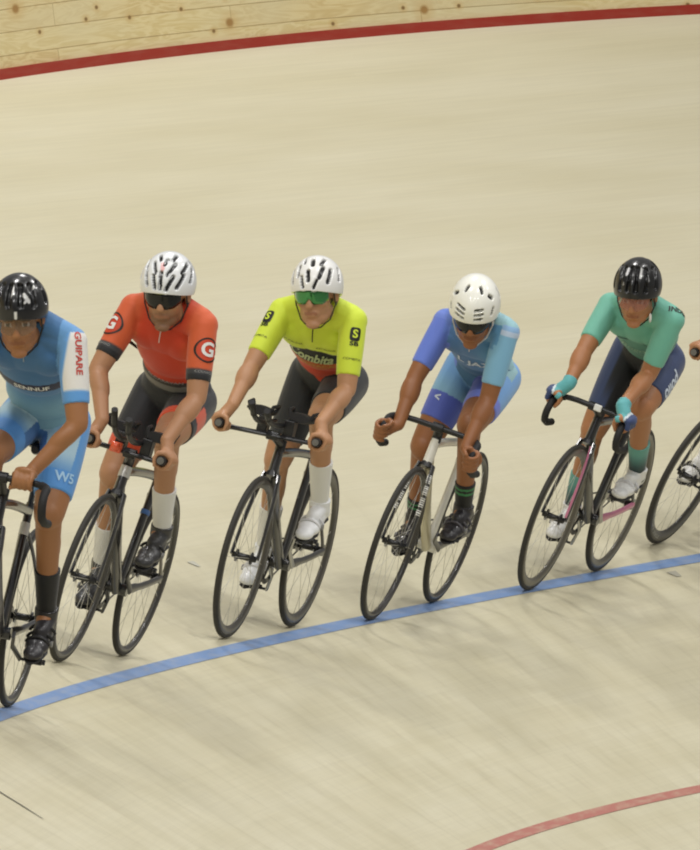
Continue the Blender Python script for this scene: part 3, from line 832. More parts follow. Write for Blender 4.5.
# -- rider 2
def j2(reg, t, d, front, p, c):
    if reg == 'torso':
        if t < .34: return (120, 118, 112) if t > .27 else (38, 40, 44)
        if t < .385 and front > 0: return (52, 46, 44)
        o = mix((198, 60, 28), (206, 92, 50), smooth01(abs((p - c['mid']).dot(c['lat'])), .07, .13))
        return o
    return mix((206, 92, 50), mix((56, 57, 60), (30, 31, 34), smooth01(t, .69, .71)), smooth01(t, .61, .64))
def s2(s, t, out, fr, p):
    if t > .625 and (s > 0 and out < .04 or s < 0): return (212, 82, 48)
    if s > 0 and out > .055 and .35 < t < .62 and abs(fr.z) < .05: return (205, 92, 66)
    return (42, 44, 48)
def p2(c):
    for s in (1, -1):
        o, ax = arm_frame(c, s, .36)
        nn = V((.80, .62 * s, .1)); nn = (nn - ax * nn.dot(ax)).normalized()
        wrap('sleeve_ring', patch_mesh(.098, .098, 1, ring=.12), c['jb'], o, ax, nn, DARK_P(), c['jo'])
        wrap('sleeve_disc', patch_mesh(.083, .083, 1), c['jb'], o, ax, nn, mat('orange_disc', (200, 66, 34), .6), c['jo'], lift=.0015)
        lettering('sleeve_letter', 'G', c['jb'], o, ax, nn, .075, WHITE_P(), c['jo'], bold=True, lift=.004)
        o2, _ = arm_frame(c, s, .665)
        lettering('sleeve_lettering', 'COLNAGO', c['jb'], o2, ax, nn, .014, mat('grey_print', (150, 150, 148), .5), c['jo'], width=.075, lift=.003)
    P, u, v = c['P'], c['u'], c['v']
    lettering('hem_lettering', 'ALCARAVAN', c['jb'], P + u * (c['Ls'] * .385), u, v, .018, mat('grey_print', (150, 150, 148), .5), c['jo'], width=.15)
# -- rider 3
Y3 = (206, 224, 62)
def j3(reg, t, d, front, p, c):
    if reg == 'torso' and front > -.03:
        x = (p - c['mid']).dot(c['lat'])
        lo = .40 + abs(x) * 1.0
        if t < lo - .0: 
            return (44, 45, 44) if t < lo - .09 - .12 + abs(x) * .6 else (196, 62, 28)
        if t < .555 - abs(x) * .15: return (188, 96, 34)
        if t < .555 + .185 * max(0, 1 - (x / .15) ** 2) ** .8: return (30, 34, 30)
        if t < .57: return (120, 120, 40)
    if reg == 'torso' and t < .35: return (44, 45, 44)
    return Y3
def s3(s, t, out, fr, p): return (40, 42, 44)
def p3(c):
    P, u, v, lat = c['P'], c['u'], c['v'], c['lat']
    pale = mat('pale_green_print', (176, 190, 140), .5)
    lettering('chest_lettering', 'Combita', c['jb'], P + u * (c['Ls'] * .625) - lat * .024, u + lat * .06, v, .082, pale, c['jo'], width=.185, bold=True, shear=.35, lift=.003)
    lettering('chest_lettering', 'BOYACA', c['jb'], P + u * (c['Ls'] * .51), u, v, .030, mat('ochre_print', (190, 150, 60), .5), c['jo'], width=.14, lift=.003)
    lettering('chest_lettering', 'ALCALDIA', c['jb'], P + u * (c['Ls'] * .84) - lat * .085, u + lat * .1, v, .014, DARK_P(), c['jo'], width=.085, lift=.003)
    lettering('chest_lettering', 'ALCALDIA', c['jb'], P + u * (c['Ls'] * .82) + lat * .055, u - lat * .1, v, .014, DARK_P(), c['jo'], width=.085, lift=.003)
    for s in (1, -1):
        o, ax = arm_frame(c, s, .22 if s > 0 else .24)
        nn = V((.92, .35 * s, .1)); nn = (nn - ax * nn.dot(ax)).normalized()
        off = (ax.cross(nn)) * (.0)
        wrap('sleeve_emblem', patch_mesh(.042, .056, .6), c['jb'], o + off, ax, nn, DARK_P(), c['jo'])
        lettering('sleeve_emblem', 'S', c['jb'], o + off, ax, nn, .046, mat('neon_print', Y3, .6), c['jo'], bold=True, lift=.004)
        o1, _ = arm_frame(c, s, .36 if s > 0 else .38)
        lettering('sleeve_lettering', 'SB', c['jb'], o1 + off, ax, nn, .024, DARK_P(), c['jo'], bold=True, width=.036)
        o2, _ = arm_frame(c, s, .58)
        lettering('sleeve_lettering', 'COMBITA', c['jb'], o2, ax, nn, .013, DARK_P(), c['jo'], width=.07)
# -- rider 4
def j4(reg, t, d, front, p, c):
    if reg == 'R': return (98, 122, 208) if t > .02 else (108, 132, 212)
    if reg == 'L':
        if -.02 < t < .05: return (186, 204, 226)
        return (126, 178, 208) if t > 0 else (140, 178, 216)
    x = (p - c['mid']).dot(c['lat'])
    if x < -.10: return (98, 126, 206)
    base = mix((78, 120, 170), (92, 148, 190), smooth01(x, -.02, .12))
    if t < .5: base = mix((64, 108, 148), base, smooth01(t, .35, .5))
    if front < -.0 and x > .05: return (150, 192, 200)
    return base
def s4(s, t, out, fr, p):
    if s < 0:
        if t > .40: return (82, 98, 182)
        return mix((110, 158, 208), (128, 172, 198), smooth01(t, .1, .4))
    if t > .58: return (118, 132, 216)
    if out < -.02: return (84, 96, 176)
    return (122, 168, 220) if fr.x < .02 or t > .2 else (152, 190, 196)
def p4(c):
    P, u, v, lat = c['P'], c['u'], c['v'], c['lat']
    lettering('chest_lettering', 'L JAXI', c['jb'], P + u * (c['Ls'] * .62) + lat * .02, u, v, .052, mat('pale_print', (205, 215, 228), .5), c['jo'], width=.165, bold=True, lift=.003)
    K = c['J']['KR']; h = c['hips'][-1]; o = h.lerp(K, .47)
    lettering('thigh_emblem', '<', c['sb'], o, V((-.2, 0, 1)), V((.85, -.3, .3)), .05, mat('pale_print', (205, 215, 228), .5), c['so'], bold=True)
# -- rider 5
T5 = (112, 182, 160)
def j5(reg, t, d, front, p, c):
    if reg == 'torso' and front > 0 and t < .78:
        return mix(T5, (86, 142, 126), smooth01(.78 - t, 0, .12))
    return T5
def s5(s, t, out, fr, p):
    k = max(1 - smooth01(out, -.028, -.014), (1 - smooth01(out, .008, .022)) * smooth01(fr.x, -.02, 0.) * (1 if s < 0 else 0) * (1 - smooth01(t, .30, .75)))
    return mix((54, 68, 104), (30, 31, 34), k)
def p5(c):
    P, u, v, lat = c['P'], c['u'], c['v'], c['lat']
    pale = mat('pale_print', (205, 215, 228), .5)
    lettering('chest_lettering', 'Bogota', c['jb'], P + u * (c['Ls'] * .56), u, v, .055, mat('dull_print', (150, 185, 165), .5), c['jo'], width=.16, shear=.3, lift=.003)
    for s in (-1, 1):
        wrap('chest_emblem', patch_mesh(.05, .022, .5), c['jb'], P + u * (c['Ls'] * .74) + lat * (.06 * s), u, v, mat('dark_teal_print', (54, 96, 92), .5), c['jo'])
    K = c['J']['KL']; h = c['hips'][1]; o = h.lerp(K, .50)
    ax = (h - K).normalized(); nn = V((.35, .9, .0)); nn = (nn - ax * nn.dot(ax)).normalized()
    lettering('thigh_lettering', 'pollo', c['sb'], o + V((0, 0, -.0)), nn.cross(ax) * -1, nn, .080, pale, c['so'], width=.17, bold=True, lift=.003)
    o, ax = arm_frame(c, 1, -.12)
    lettering('shoulder_lettering', 'INDER', c['jb'], o, V((-.6, -.4, .6)), V((.3, .6, .8)), .036, DARK_P(), c['jo'], width=.10, bold=True)

# vents as (azimuth, elevation) pairs on the helmet; azimuth 0 = forward, + = rider's left
V2 = [(0, 12, -2, 38, 3.4), (14, 10, 30, 30, 3.2), (38, 12, 58, 30, 3.2), (16, 36, 42, 54, 3.0), (54, 36, 86, 46, 3.), (36, 64, 80, 72, 3.), (72, 16, 90, 32, 3.2),
      (-13, 12, -22, 30, 3.0), (-36, 14, -50, 34, 3.0), (-18, 38, -40, 54, 2.8), (-56, 40, -80, 50, 2.8), (-70, 18, -84, 34, 3.), (-20, 64, -50, 72, 2.8), (4, 56, 12, 66, 3.),
      (112, 20, 104, 44, 3.4), (-112, 20, -104, 44, 3.4), (180, 10, 180, 36, 4), (150, 20, 152, 48, 4), (-150, 20, -152, 48, 4)]
V3 = [(0, 26, -3, 40, 4.4), (8, 56, 4, 68, 4.4), (14, 12, 22, 22, 3.2), (28, 30, 42, 46, 4.2), (48, 20, 62, 38, 4.2), (38, 56, 70, 66, 3.6), (80, 20, 92, 36, 4.),
      (-14, 14, -20, 28, 3.6), (-32, 32, -40, 48, 3.6), (-28, 58, -56, 68, 3.2), (-50, 18, -62, 36, 3.8), (-84, 22, -94, 38, 3.8), (180, 10, 180, 36, 4), (130, 20, 130, 48, 4), (-130, 20, -130, 48, 4)]
V4 = [(26, 6, 10, 5, 2.3), (28, 15, 10, 14, 2.3), (28, 24, 10, 23, 2.3), (-20, 5, -42, 6, 2.0), (-20, 14, -42, 16, 2.0), (-20, 23, -42, 26, 2.0),
      (52, 8, 58, 18, 2.6), (62, 38, 56, 44, 3.4), (-70, 36, -62, 42, 3.4), (34, 57, 36, 67, 3.), (-38, 57, -40, 67, 3.), (-62, 8, -66, 14, 2.4), (100, 20, 100, 36, 3), (-100, 20, -100, 36, 3), (165, 20, 165, 40, 3), (-165, 20, -165, 40, 3)]
V5 = [(-10, 24, -16, 66, 4.5), (12, 24, 18, 66, 4.5), (-36, 20, -52, 60, 4.), (38, 20, 54, 60, 4.), (-64, 18, -86, 52, 4), (66, 18, 88, 52, 4), (110, 20, 120, 55, 4.5), (-110, 20, -120, 55, 4.5), (165, 15, 160, 60, 4), (-165, 15, -160, 60, 4)]
V1 = [(-16, 30, -20, 62, 4.), (14, 30, 18, 62, 4.), (44, 26, 54, 58, 4.5), (-44, 26, -54, 58, 4.5), (80, 22, 90, 52, 4.5), (-80, 22, -90, 52, 4.5), (120, 20, 125, 50, 4), (-120, 20, -125, 50, 4), (180, 15, 180, 50, 4)]

def lens(name, rgb, rough=.08, metal=0., trans=0.):
    return mat(name, rgb, rough, metal=metal, trans=trans, coat=1.)
SMOKE = dict(lens=mat('smoke_lens', (18, 18, 16), .14, coat=.15, spec=.3), frame=('black_plastic', (24, 24, 24)))

RIDERS = {
 1: dict(label='cyclist in blue jersey with white panelled sleeve and black helmet, cut by left edge', skin=(156, 107, 68), yaw=4, pitch=18, roll=.35, bulk=1.03, hs=1.06,
    grip=(((0, -1, 0), (-.35, 0, 1)), ((0, 1, 0), (-.35, 0, 1))), jersey=j1, jersey_label='blue jersey, white sleeve panel with red lettering', shorts=s1, sleeve=.76, short=.80, hem=.12,
    sock=(.56, const((22, 22, 24))), shoe=const((44, 42, 44)), sole=('sole_black', (24, 24, 25)), strap=('strap_black', (26, 26, 28)), straps=3, strapc=('strap_dark', (30, 30, 30)),
    helmet=dict(col=(20, 20, 20), vents=V1, label='glossy black helmet with white flashes', stripes=[(2, 2, 2, 8, 4, (205, 205, 200)), (-8, 44, -12, 58, 4, (225, 225, 222)), (-8, 44, -14, 34, 3, (180, 180, 178)), (34, 26, 24, 40, 3.5, (195, 195, 192)), (33, 30, 24, 26, 2.5, (190, 190, 188)), (50, 44, 62, 48, 3, (215, 215, 212))]),
    glasses=dict(lens=mat('clear_lens', (140, 126, 108), .08, alpha=.20, spec=.3), frame=('grey_plastic', (90, 84, 78)), label='clear lens glasses'), prints=p1, zip=('zip_grey', (150, 165, 180))),
 2: dict(label='cyclist in orange jersey and black shorts with white vented helmet', skin=(174, 128, 94), yaw=2, pitch=14, roll=.5, hs=1.07,
    grip=BAR_GRIP, jersey=j2, shorts=s2, sleeve=.78, short=.74, hem=.24, beard=True,
    sock=(.56, const((220, 220, 216))), shoe=const((52, 52, 52)), sole=('sole_black', (24, 24, 25)), strap=('strap_black', (26, 26, 28)), straps=1, strapc=('strap_dark', (30, 30, 30)),
    helmet=dict(col=(226, 228, 228), vents=V2, vdrop=6, label='white helmet with many dark slanted vents', stripes=[(0, 44, -3, 54, 4.5, (226, 178, 176))]),
    glasses=dict(lens=SMOKE['lens'], frame=('yellow_plastic', (196, 202, 74)), fr=.0058, label='dark sunglasses with yellow frame'), prints=p2, zip=('zip_white', (225, 215, 210))),
 3: dict(label='cyclist in neon yellow jersey and green mirrored sunglasses', skin=(178, 132, 96), yaw=0, pitch=6, roll=.35, hs=1.05,
    grip=BAR_GRIP, jersey=j3, jersey_label='neon yellow jersey with black chest band', shorts=s3, sleeve=.80, short=.76, hem=.20,
    sock=(.52, const((222, 222, 216))), shoe=lambda x, y, z: (228, 230, 230), sole=('sole_black', (24, 24, 25)), strap=('strap_pale', (205, 205, 205)), straps=2, strapc=('strap_olive', (60, 62, 30)),
    helmet=dict(col=(232, 232, 228), vents=V3, vk=1.15, label='white helmet with dark oval vents'),
    glasses=dict(lens=lens('green_mirror_lens', (46, 128, 62), .12, metal=.75), frame=('black_plastic', (24, 24, 24)), two=True, label='sunglasses with green mirror lenses'), prints=p3, zip=('zip_dark', (50, 52, 30))),
 4: dict(label='cyclist in two-tone blue skinsuit with round white helmet bent low', skin=(142, 92, 55), yaw=11, pitch=28, roll=.55, hs=1.06, bulk=.95,
    grip=(((.45, 0, .9), (-.9, .15, .4)), ((.45, 0, .9), (-.9, -.15, .4))), jersey=j4, jersey_label='blue top, right sleeve royal blue and left sleeve pale blue', shorts=s4, sleeve=.80, short=.70, hem=.10,
    sock=(.68, lambda t: (58, 128, 78) if .10 < t < .17 or .26 < t < .34 else (22, 24, 24)), shoe=const((38, 36, 38)), sole=('sole_black', (24, 24, 25)), strap=('strap_grey', (72, 70, 74)), straps=3, strapc=('strap_pale', (205, 205, 205)),
    helmet=dict(col=(236, 236, 226), vents=V4, vdrop=3, vk=1.25, r=(.136, .104, .116), brim=-3, label='smooth round white helmet with small slot vents'),
    glasses=dict(lens=SMOKE['lens'], frame=('brown_plastic', (44, 34, 30)), label='dark sunglasses'), prints=p4, zip=('zip_white', (225, 215, 210))),
 5: dict(label='cyclist in teal jersey, navy shorts and teal gloves with black helmet', skin=(168, 115, 76), yaw=6, pitch=20, roll=.45, hs=1.04, bulk=.97,
    grip=(((1, -.05, -.2), (0, .35, 1)), ((1, .05, -.2), (0, -.35, 1))), jersey=j5, shorts=s5, sleeve=.80, short=.76, hem=.24,
    sock=(.56, lambda t: mix((96, 156, 146), (26, 50, 54), smooth01(t, .12, .9))), shoe=lambda x, y, z: (224, 224, 220), sole=('sole_black', (24, 24, 25)), strap=('strap_pale', (205, 205, 205)), straps=2, strapc=('strap_dark', (30, 30, 30)), buckle=True,
    glove=lambda a, b: (52, 68, 110) if a > .005 else ((205, 218, 222) if a > -.006 else (92, 168, 170)),
    helmet=dict(col=(24, 24, 23), vents=V5, vent=(10, 10, 10), label='glossy black helmet with white lines on its ribs', stripes=[(-26, 24, -36, 60, 1.6, (150, 150, 148)), (-26, 46, -30, 60, 3, (215, 215, 215)), (26, 42, 34, 62, 3, (185, 185, 182)), (50, 30, 60, 56, 1.4, (130, 130, 128))]),
    glasses=dict(lens=mat('rose_lens', (190, 132, 118), .08, alpha=.28, spec=.3), frame=('black_plastic', (24, 24, 24)), label='rose tinted glasses'), prints=p5),
 6: dict(label='cyclist at right edge showing only right hand and white shoe', skin=(176, 126, 90), yaw=2, pitch=12, roll=.4,
    grip=BAR_GRIP, jersey=lambda *a: (60, 66, 80), shorts=lambda *a: (34, 36, 42), sleeve=.8, short=.74, hem=.2,
    sock=(.5, const((220, 220, 216))), shoe=const((222, 222, 218)), sole=('sole_black', (24, 24, 25)), strap=('strap_black', (26, 26, 28)), straps=2, strapc=('strap_dark', (30, 30, 30)),
    helmet=dict(col=(30, 30, 30), vents=V5, label='black helmet'),
    glasses=dict(lens=SMOKE['lens'], frame=('black_plastic', (24, 24, 24)), label='dark sunglasses')),
}
GREY_RIM = (58, 56, 50); TAN_RIM = (84, 80, 68)
BIKE_CFG = {
 1: dict(label='black track bicycle with drop bars ridden by the cyclist at left edge', frame=('frame_black_gloss', (20, 20, 21)), accent=('accent_grey', (120, 120, 118)), bar='drop', barw=.185, bartop=.860, barx=.412,
    rimf=(.030, GREY_RIM), rimr=(.026, GREY_RIM), band=('white_band', (205, 205, 200), .80, .90), crank_silver=False),
 2: dict(label='black track bicycle with orange clip on its aero bars under the orange cyclist', frame=('frame_black_satin', (30, 30, 30)), accent=('accent_orange', (214, 84, 44)), bar='aero', ext=.08, tag_col=True,
    rimf=(.026, GREY_RIM), rimr=(.024, GREY_RIM), badge=('badge_silver', (205, 205, 202)), badge_label='silver head tube badge', band=('blue_band', (70, 110, 170), .66, .70), ss=('stay_grey', (96, 92, 82)), cs=('stay_dark', (52, 50, 46))),
 3: dict(label='dark grey track bicycle with aero bars under the neon yellow cyclist', frame=('frame_graphite', (34, 34, 33)), accent=('accent_grey', (120, 120, 118)), bar='aero', ext=.055,
    rimf=(.036, (66, 63, 55)), rimr=(.040, (66, 63, 55)), cs=('stay_dark', (52, 50, 46)), ss=('stay_dark', (52, 50, 46)), crank_silver=True),
 4: dict(label='white and cream track bicycle with black drop bars and lettered fork', frame=('frame_white', (222, 220, 208)), accent=('accent_grey', (120, 120, 118)), down=('frame_cream', (196, 188, 158), 'cream down tube'), bar='drop', barw=.20, bartop=.840, barx=.350,
    rimf=(.020, (48, 46, 42)), rimr=(.024, (48, 46, 42)), ss=('stay_black', (30, 30, 30)), cs=('stay_black', (30, 30, 30)), fork_letters=True),
 5: dict(label='black track bicycle with pink fork stripe and pink chain stay', frame=('frame_black_gloss', (20, 20, 21)), accent=('accent_pink', (190, 112, 140)), bar='drop', barw=.165, bartop=.840, barx=.400, barcy=-.01, tag_col=True,
    rimf=(.040, TAN_RIM), rimr=(.040, TAN_RIM), fork_in=True, cs=('stay_pink', (196, 112, 144)), crank_silver=True, ring_silver=False),
 6: dict(label='track bicycle with lettered deep dark front wheel at right edge', frame=('frame_black_gloss', (20, 20, 21)), accent=('accent_grey', (120, 120, 118)), bar='aero',
    rimf=(.048, (50, 48, 42)), rimr=(.040, (50, 48, 42)), rimtext=True),
}
import os
ONLY = [1, 2, 3, 4, 5, 6]
for n in ONLY:
    bicycle(n, BIKE_CFG[n])
    rider(n, RIDERS[n])

# ------------------------------------------------------------------ THE TRACK
PH0, PH1 = -.62, .42
def strip_mesh(name, f0, f1, h, n=260, ph=(PH0, PH1), ns=1, thick=0):
    """surface between slope distances f0(phi), f1(phi); uv = (arc length, slope distance)"""
    bm = bmesh.new(); uvl = bm.loops.layers.uv.new('UVMap'); rows = []
    for i in range(n + 1):
        p = ph[0] + (ph[1] - ph[0]) * i / n
        rows.append([(bm.verts.new(surf(p, s, h)), (p * TR, s)) for s in [f0(p) + (f1(p) - f0(p)) * k / ns for k in range(ns + 1)]])
    for i in range(n):
        for k in range(ns):
            q = (rows[i][k], rows[i + 1][k], rows[i + 1][k + 1], rows[i][k + 1])
            fc = bm.faces.new([x[0] for x in q]); fc.smooth = True
            for lp, x in zip(fc.loops, q): lp[uvl].uv = x[1]
    for fc in bm.faces: fc.normal_update()
    if bm.faces[:][0].normal.z < 0: bmesh.ops.reverse_faces(bm, faces=bm.faces)
    me = bpy.data.meshes.new(name); bm.to_mesh(me); bm.free(); return me

def node_mat(name):
    m = bpy.data.materials.new(name); m.use_nodes = True
    return m, m.node_tree, m.node_tree.nodes['Principled BSDF']
def N_(nt, t, **kw):
    n = nt.nodes.new(t)
    for k, v in kw.items():
        if k in n.inputs: n.inputs[k].default_value = v
        else: setattr(n, k, v)
    return n
def track_material():
    m, nt, b = node_mat('track_wood'); L = nt.links
    uv = N_(nt, 'ShaderNodeUVMap'); 
    def mapping(scale, rot=0, loc=(0, 0, 0)):
        r = N_(nt, 'ShaderNodeMapping'); r.inputs['Rotation'].default_value = (0, 0, rot); r.inputs['Location'].default_value = loc
        L.new(uv.outputs['UV'], r.inputs['Vector'])
        s = N_(nt, 'ShaderNodeMapping'); s.inputs['Scale'].default_value = scale; L.new(r.outputs['Vector'], s.inputs['Vector']); return s
    def noise(mp, scale=1, det=3, rough=.5):
        t = N_(nt, 'ShaderNodeTexNoise'); t.inputs['Scale'].default_value = scale; t.inputs['Detail'].default_value = det; t.inputs['Roughness'].default_value = rough
        L.new(mp.outputs['Vector'], t.inputs['Vector']); return t.outputs['Fac']
    def rng(x, a, c, d, e):
        r = N_(nt, 'ShaderNodeMapRange'); L.new(x, r.inputs['Value'])
        for k, v in zip(('From Min', 'From Max', 'To Min', 'To Max'), (a, c, d, e)): r.inputs[k].default_value = v
        return r.outputs['Result']
    def mixc(fac, A, B, mode='MIX'):
        x = N_(nt, 'ShaderNodeMix'); x.data_type = 'RGBA'; x.blend_type = mode
        if hasattr(fac, 'node') or not isinstance(fac, (int, float)): L.new(fac, x.inputs['Factor'])
        else: x.inputs['Factor'].default_value = fac
        for s, v in (('A', A), ('B', B)):
            i = [q for q in x.inputs if q.name == s and q.type == 'RGBA'][0]
            if isinstance(v, tuple): i.default_value = v
            else: L.new(v, i)
        return [q for q in x.outputs if q.type == 'RGBA'][0]
    # narrow battens running along the track
    bt = N_(nt, 'ShaderNodeTexBrick'); bt.offset = .37; bt.inputs['Scale'].default_value = 1
    bt.inputs['Brick Width'].default_value = 3.2; bt.inputs['Row Height'].default_value = .04; bt.inputs['Mortar Size'].default_value = .0012
    bt.inputs['Color1'].default_value = (.45, .45, .45, 1); bt.inputs['Color2'].default_value = (.55, .55, .55, 1); bt.inputs['Mortar'].default_value = (.30, .30, .30, 1)
    L.new(uv.outputs['UV'], bt.inputs['Vector'])
    base = mixc(rng(noise(mapping((.5, 4, 1)), 1, 4), .3, .7, 0, 1), col4((210, 204, 177)), col4((203, 196, 166)))
    grain = rng(noise(mapping((1.2, 60, 1)), 1, 4, .6), .3, .7, .955, 1.03)
    g = N_(nt, 'ShaderNodeCombineColor'); [L.new(grain, g.inputs[i]) for i in range(3)]
    c1 = mixc(1., base, g.outputs[0], 'MULTIPLY')
    pl = mixc(.16, c1, bt.outputs['Color'], 'OVERLAY')
    # darker streaks on the lower slope, running down across the battens
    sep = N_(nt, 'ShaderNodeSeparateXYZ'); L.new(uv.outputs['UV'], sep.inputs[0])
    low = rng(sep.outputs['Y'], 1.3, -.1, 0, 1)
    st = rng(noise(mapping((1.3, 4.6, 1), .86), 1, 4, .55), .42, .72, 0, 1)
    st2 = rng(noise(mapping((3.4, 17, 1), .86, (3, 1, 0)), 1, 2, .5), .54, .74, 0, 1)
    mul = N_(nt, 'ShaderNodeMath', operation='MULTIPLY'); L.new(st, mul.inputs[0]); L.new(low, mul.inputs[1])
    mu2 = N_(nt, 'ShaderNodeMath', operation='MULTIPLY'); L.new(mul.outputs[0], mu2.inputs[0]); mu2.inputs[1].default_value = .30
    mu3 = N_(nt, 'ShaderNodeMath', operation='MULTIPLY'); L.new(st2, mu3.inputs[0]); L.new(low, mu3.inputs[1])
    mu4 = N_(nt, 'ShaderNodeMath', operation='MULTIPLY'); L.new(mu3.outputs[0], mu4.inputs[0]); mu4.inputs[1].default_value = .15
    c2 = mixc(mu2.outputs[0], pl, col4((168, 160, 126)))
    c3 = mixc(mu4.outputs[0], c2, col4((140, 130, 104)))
    # faint long wear bands higher up
    wb = rng(noise(mapping((.35, 3.2, 1), -.10, (7, 2, 0)), 1, 3), .45, .75, 0, .22)
    c4 = mixc(wb, c3, col4((190, 182, 148)))
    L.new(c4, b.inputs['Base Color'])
    b.inputs['Roughness'].default_value = .42; b.inputs['Specular IOR Level'].default_value = .35
    return m
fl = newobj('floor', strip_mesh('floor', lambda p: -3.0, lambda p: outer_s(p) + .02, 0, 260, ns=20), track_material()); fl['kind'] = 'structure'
def paint_mat(name, rgb, wear):
    m, nt, b = node_mat(name); L = nt.links
    uv = N_(nt, 'ShaderNodeUVMap'); mp = N_(nt, 'ShaderNodeMapping'); mp.inputs['Scale'].default_value = (6, 30, 1); L.new(uv.outputs['UV'], mp.inputs['Vector'])
    t = N_(nt, 'ShaderNodeTexNoise'); t.inputs['Scale'].default_value = 1; t.inputs['Detail'].default_value = 4; L.new(mp.outputs['Vector'], t.inputs['Vector'])
    r = N_(nt, 'ShaderNodeMapRange'); r.inputs['From Min'].default_value = .45; r.inputs['From Max'].default_value = .75; r.inputs['To Max'].default_value = wear; L.new(t.outputs['Fac'], r.inputs['Value'])
    x = N_(nt, 'ShaderNodeMix'); x.data_type = 'RGBA'; L.new(r.outputs['Result'], x.inputs['Factor'])
    cs = [q for q in x.inputs if q.type == 'RGBA']; cs[0].default_value = col4(rgb); cs[1].default_value = col4((200, 190, 160))
    L.new([q for q in x.outputs if q.type == 'RGBA'][0], b.inputs['Base Color']); b.inputs['Roughness'].default_value = .45
    return m
def line_obj(name, f, w, m, ph=(PH0, PH1)):
    o = newobj(name, strip_mesh(name, lambda p: f(p) - w / 2, lambda p: f(p) + w / 2, .002, 260, ph), m); o['kind'] = 'structure'; return o
line_obj('trim_1', lambda p: .0070 - .0502 * p - .794 * p * p, .062, paint_mat('blue_line_paint', (116, 146, 190), .22))
line_obj('trim_2', lambda p: -1.4971 + .1744 * max(-.12, min(.05, p)) - 7.686 * max(-.12, min(.05, p)) ** 2, .050, paint_mat('red_line_paint', (178, 112, 100), .4))
# worn tape marks on the boards
def mark(label, pts, w, rgb):
    bm = bmesh.new(); uvl = bm.loops.layers.uv.new('UVMap'); P3 = [V((p * TR, s, 0)) for p, s in pts]; rows = []
    n = len(pts)
    for i, (p, s) in enumerate(pts):
        d = (P3[min(i + 1, n - 1)] - P3[max(i - 1, 0)]).normalized(); q = V((-d.y, d.x, 0)) * w / 2 * (1 - .5 * (i == n - 1))
        rows.append([bm.verts.new(surf((P3[i] + q * k).x / TR, (P3[i] + q * k).y, .003)) for k in (-1, 1)])
    for i in range(n - 1): bm.faces.new((rows[i][0], rows[i + 1][0], rows[i + 1][1], rows[i][1]))
    bmesh.ops.recalc_face_normals(bm, faces=bm.faces)
    o = obj('tape_mark', bm, mat('tape_%d_%d_%d' % rgb, rgb, .6), None, smooth=False, recalc=False)
    tag(o, label, 'floor mark'); return o
mark('small grey tape patch below the blue line at right edge', [(-.1600, -.070), (-.1600, -.115)], .11, (168, 165, 148))
mark('short dark tape streak on pale boards in lower left corner', [(.1955, -.25), (.198, -.34), (.200, -.43), (.2025, -.525)], .022, (96, 92, 76))
mark('faint grey tape patch above the blue line between orange and yellow cyclists', [(-.0385, .62), (-.0385, .575)], .085, (184, 182, 166))

# outer fence of pine boards with the red kick board
def wall_mesh(name, h0, h1, push, n=200, ph=(PH0, PH1), thick=0):
    bm = bmesh.new(); uvl = bm.loops.layers.uv.new('UVMap'); rows = []
    for i in range(n + 1):
        p = ph[0] + (ph[1] - ph[0]) * i / n; b = surf(p, outer_s(p), 0); o = V((math.cos(min(p, PT)), math.sin(min(p, PT)), 0))
        ring = [(b + o * push + V((0, 0, h0)), (p * TR, h0)), (b + o * push + V((0, 0, h1)), (p * TR, h1))]
        if thick: ring += [(b + o * (push + thick) + V((0, 0, h1)), (p * TR, h1 + thick)), (b + o * (push + thick) + V((0, 0, h0)), (p * TR, h1 + thick + h1))]
        rows.append([(bm.verts.new(a), u_) for a, u_ in ring])
    m = len(rows[0])
    for i in range(n):
        for k in range(m if m > 2 else 1):
            q = (rows[i][k], rows[i][(k + 1) % m], rows[i + 1][(k + 1) % m], rows[i + 1][k]); fc = bm.faces.new([x[0] for x in q])
            for lp, x in zip(fc.loops, q): lp[uvl].uv = x[1]
    if m > 2:
        bm.faces.new([x[0] for x in rows[0]]); bm.faces.new([x[0] for x in reversed(rows[-1])])
    bmesh.ops.recalc_face_normals(bm, faces=bm.faces)
    me = bpy.data.meshes.new(name); bm.to_mesh(me); bm.free(); return me
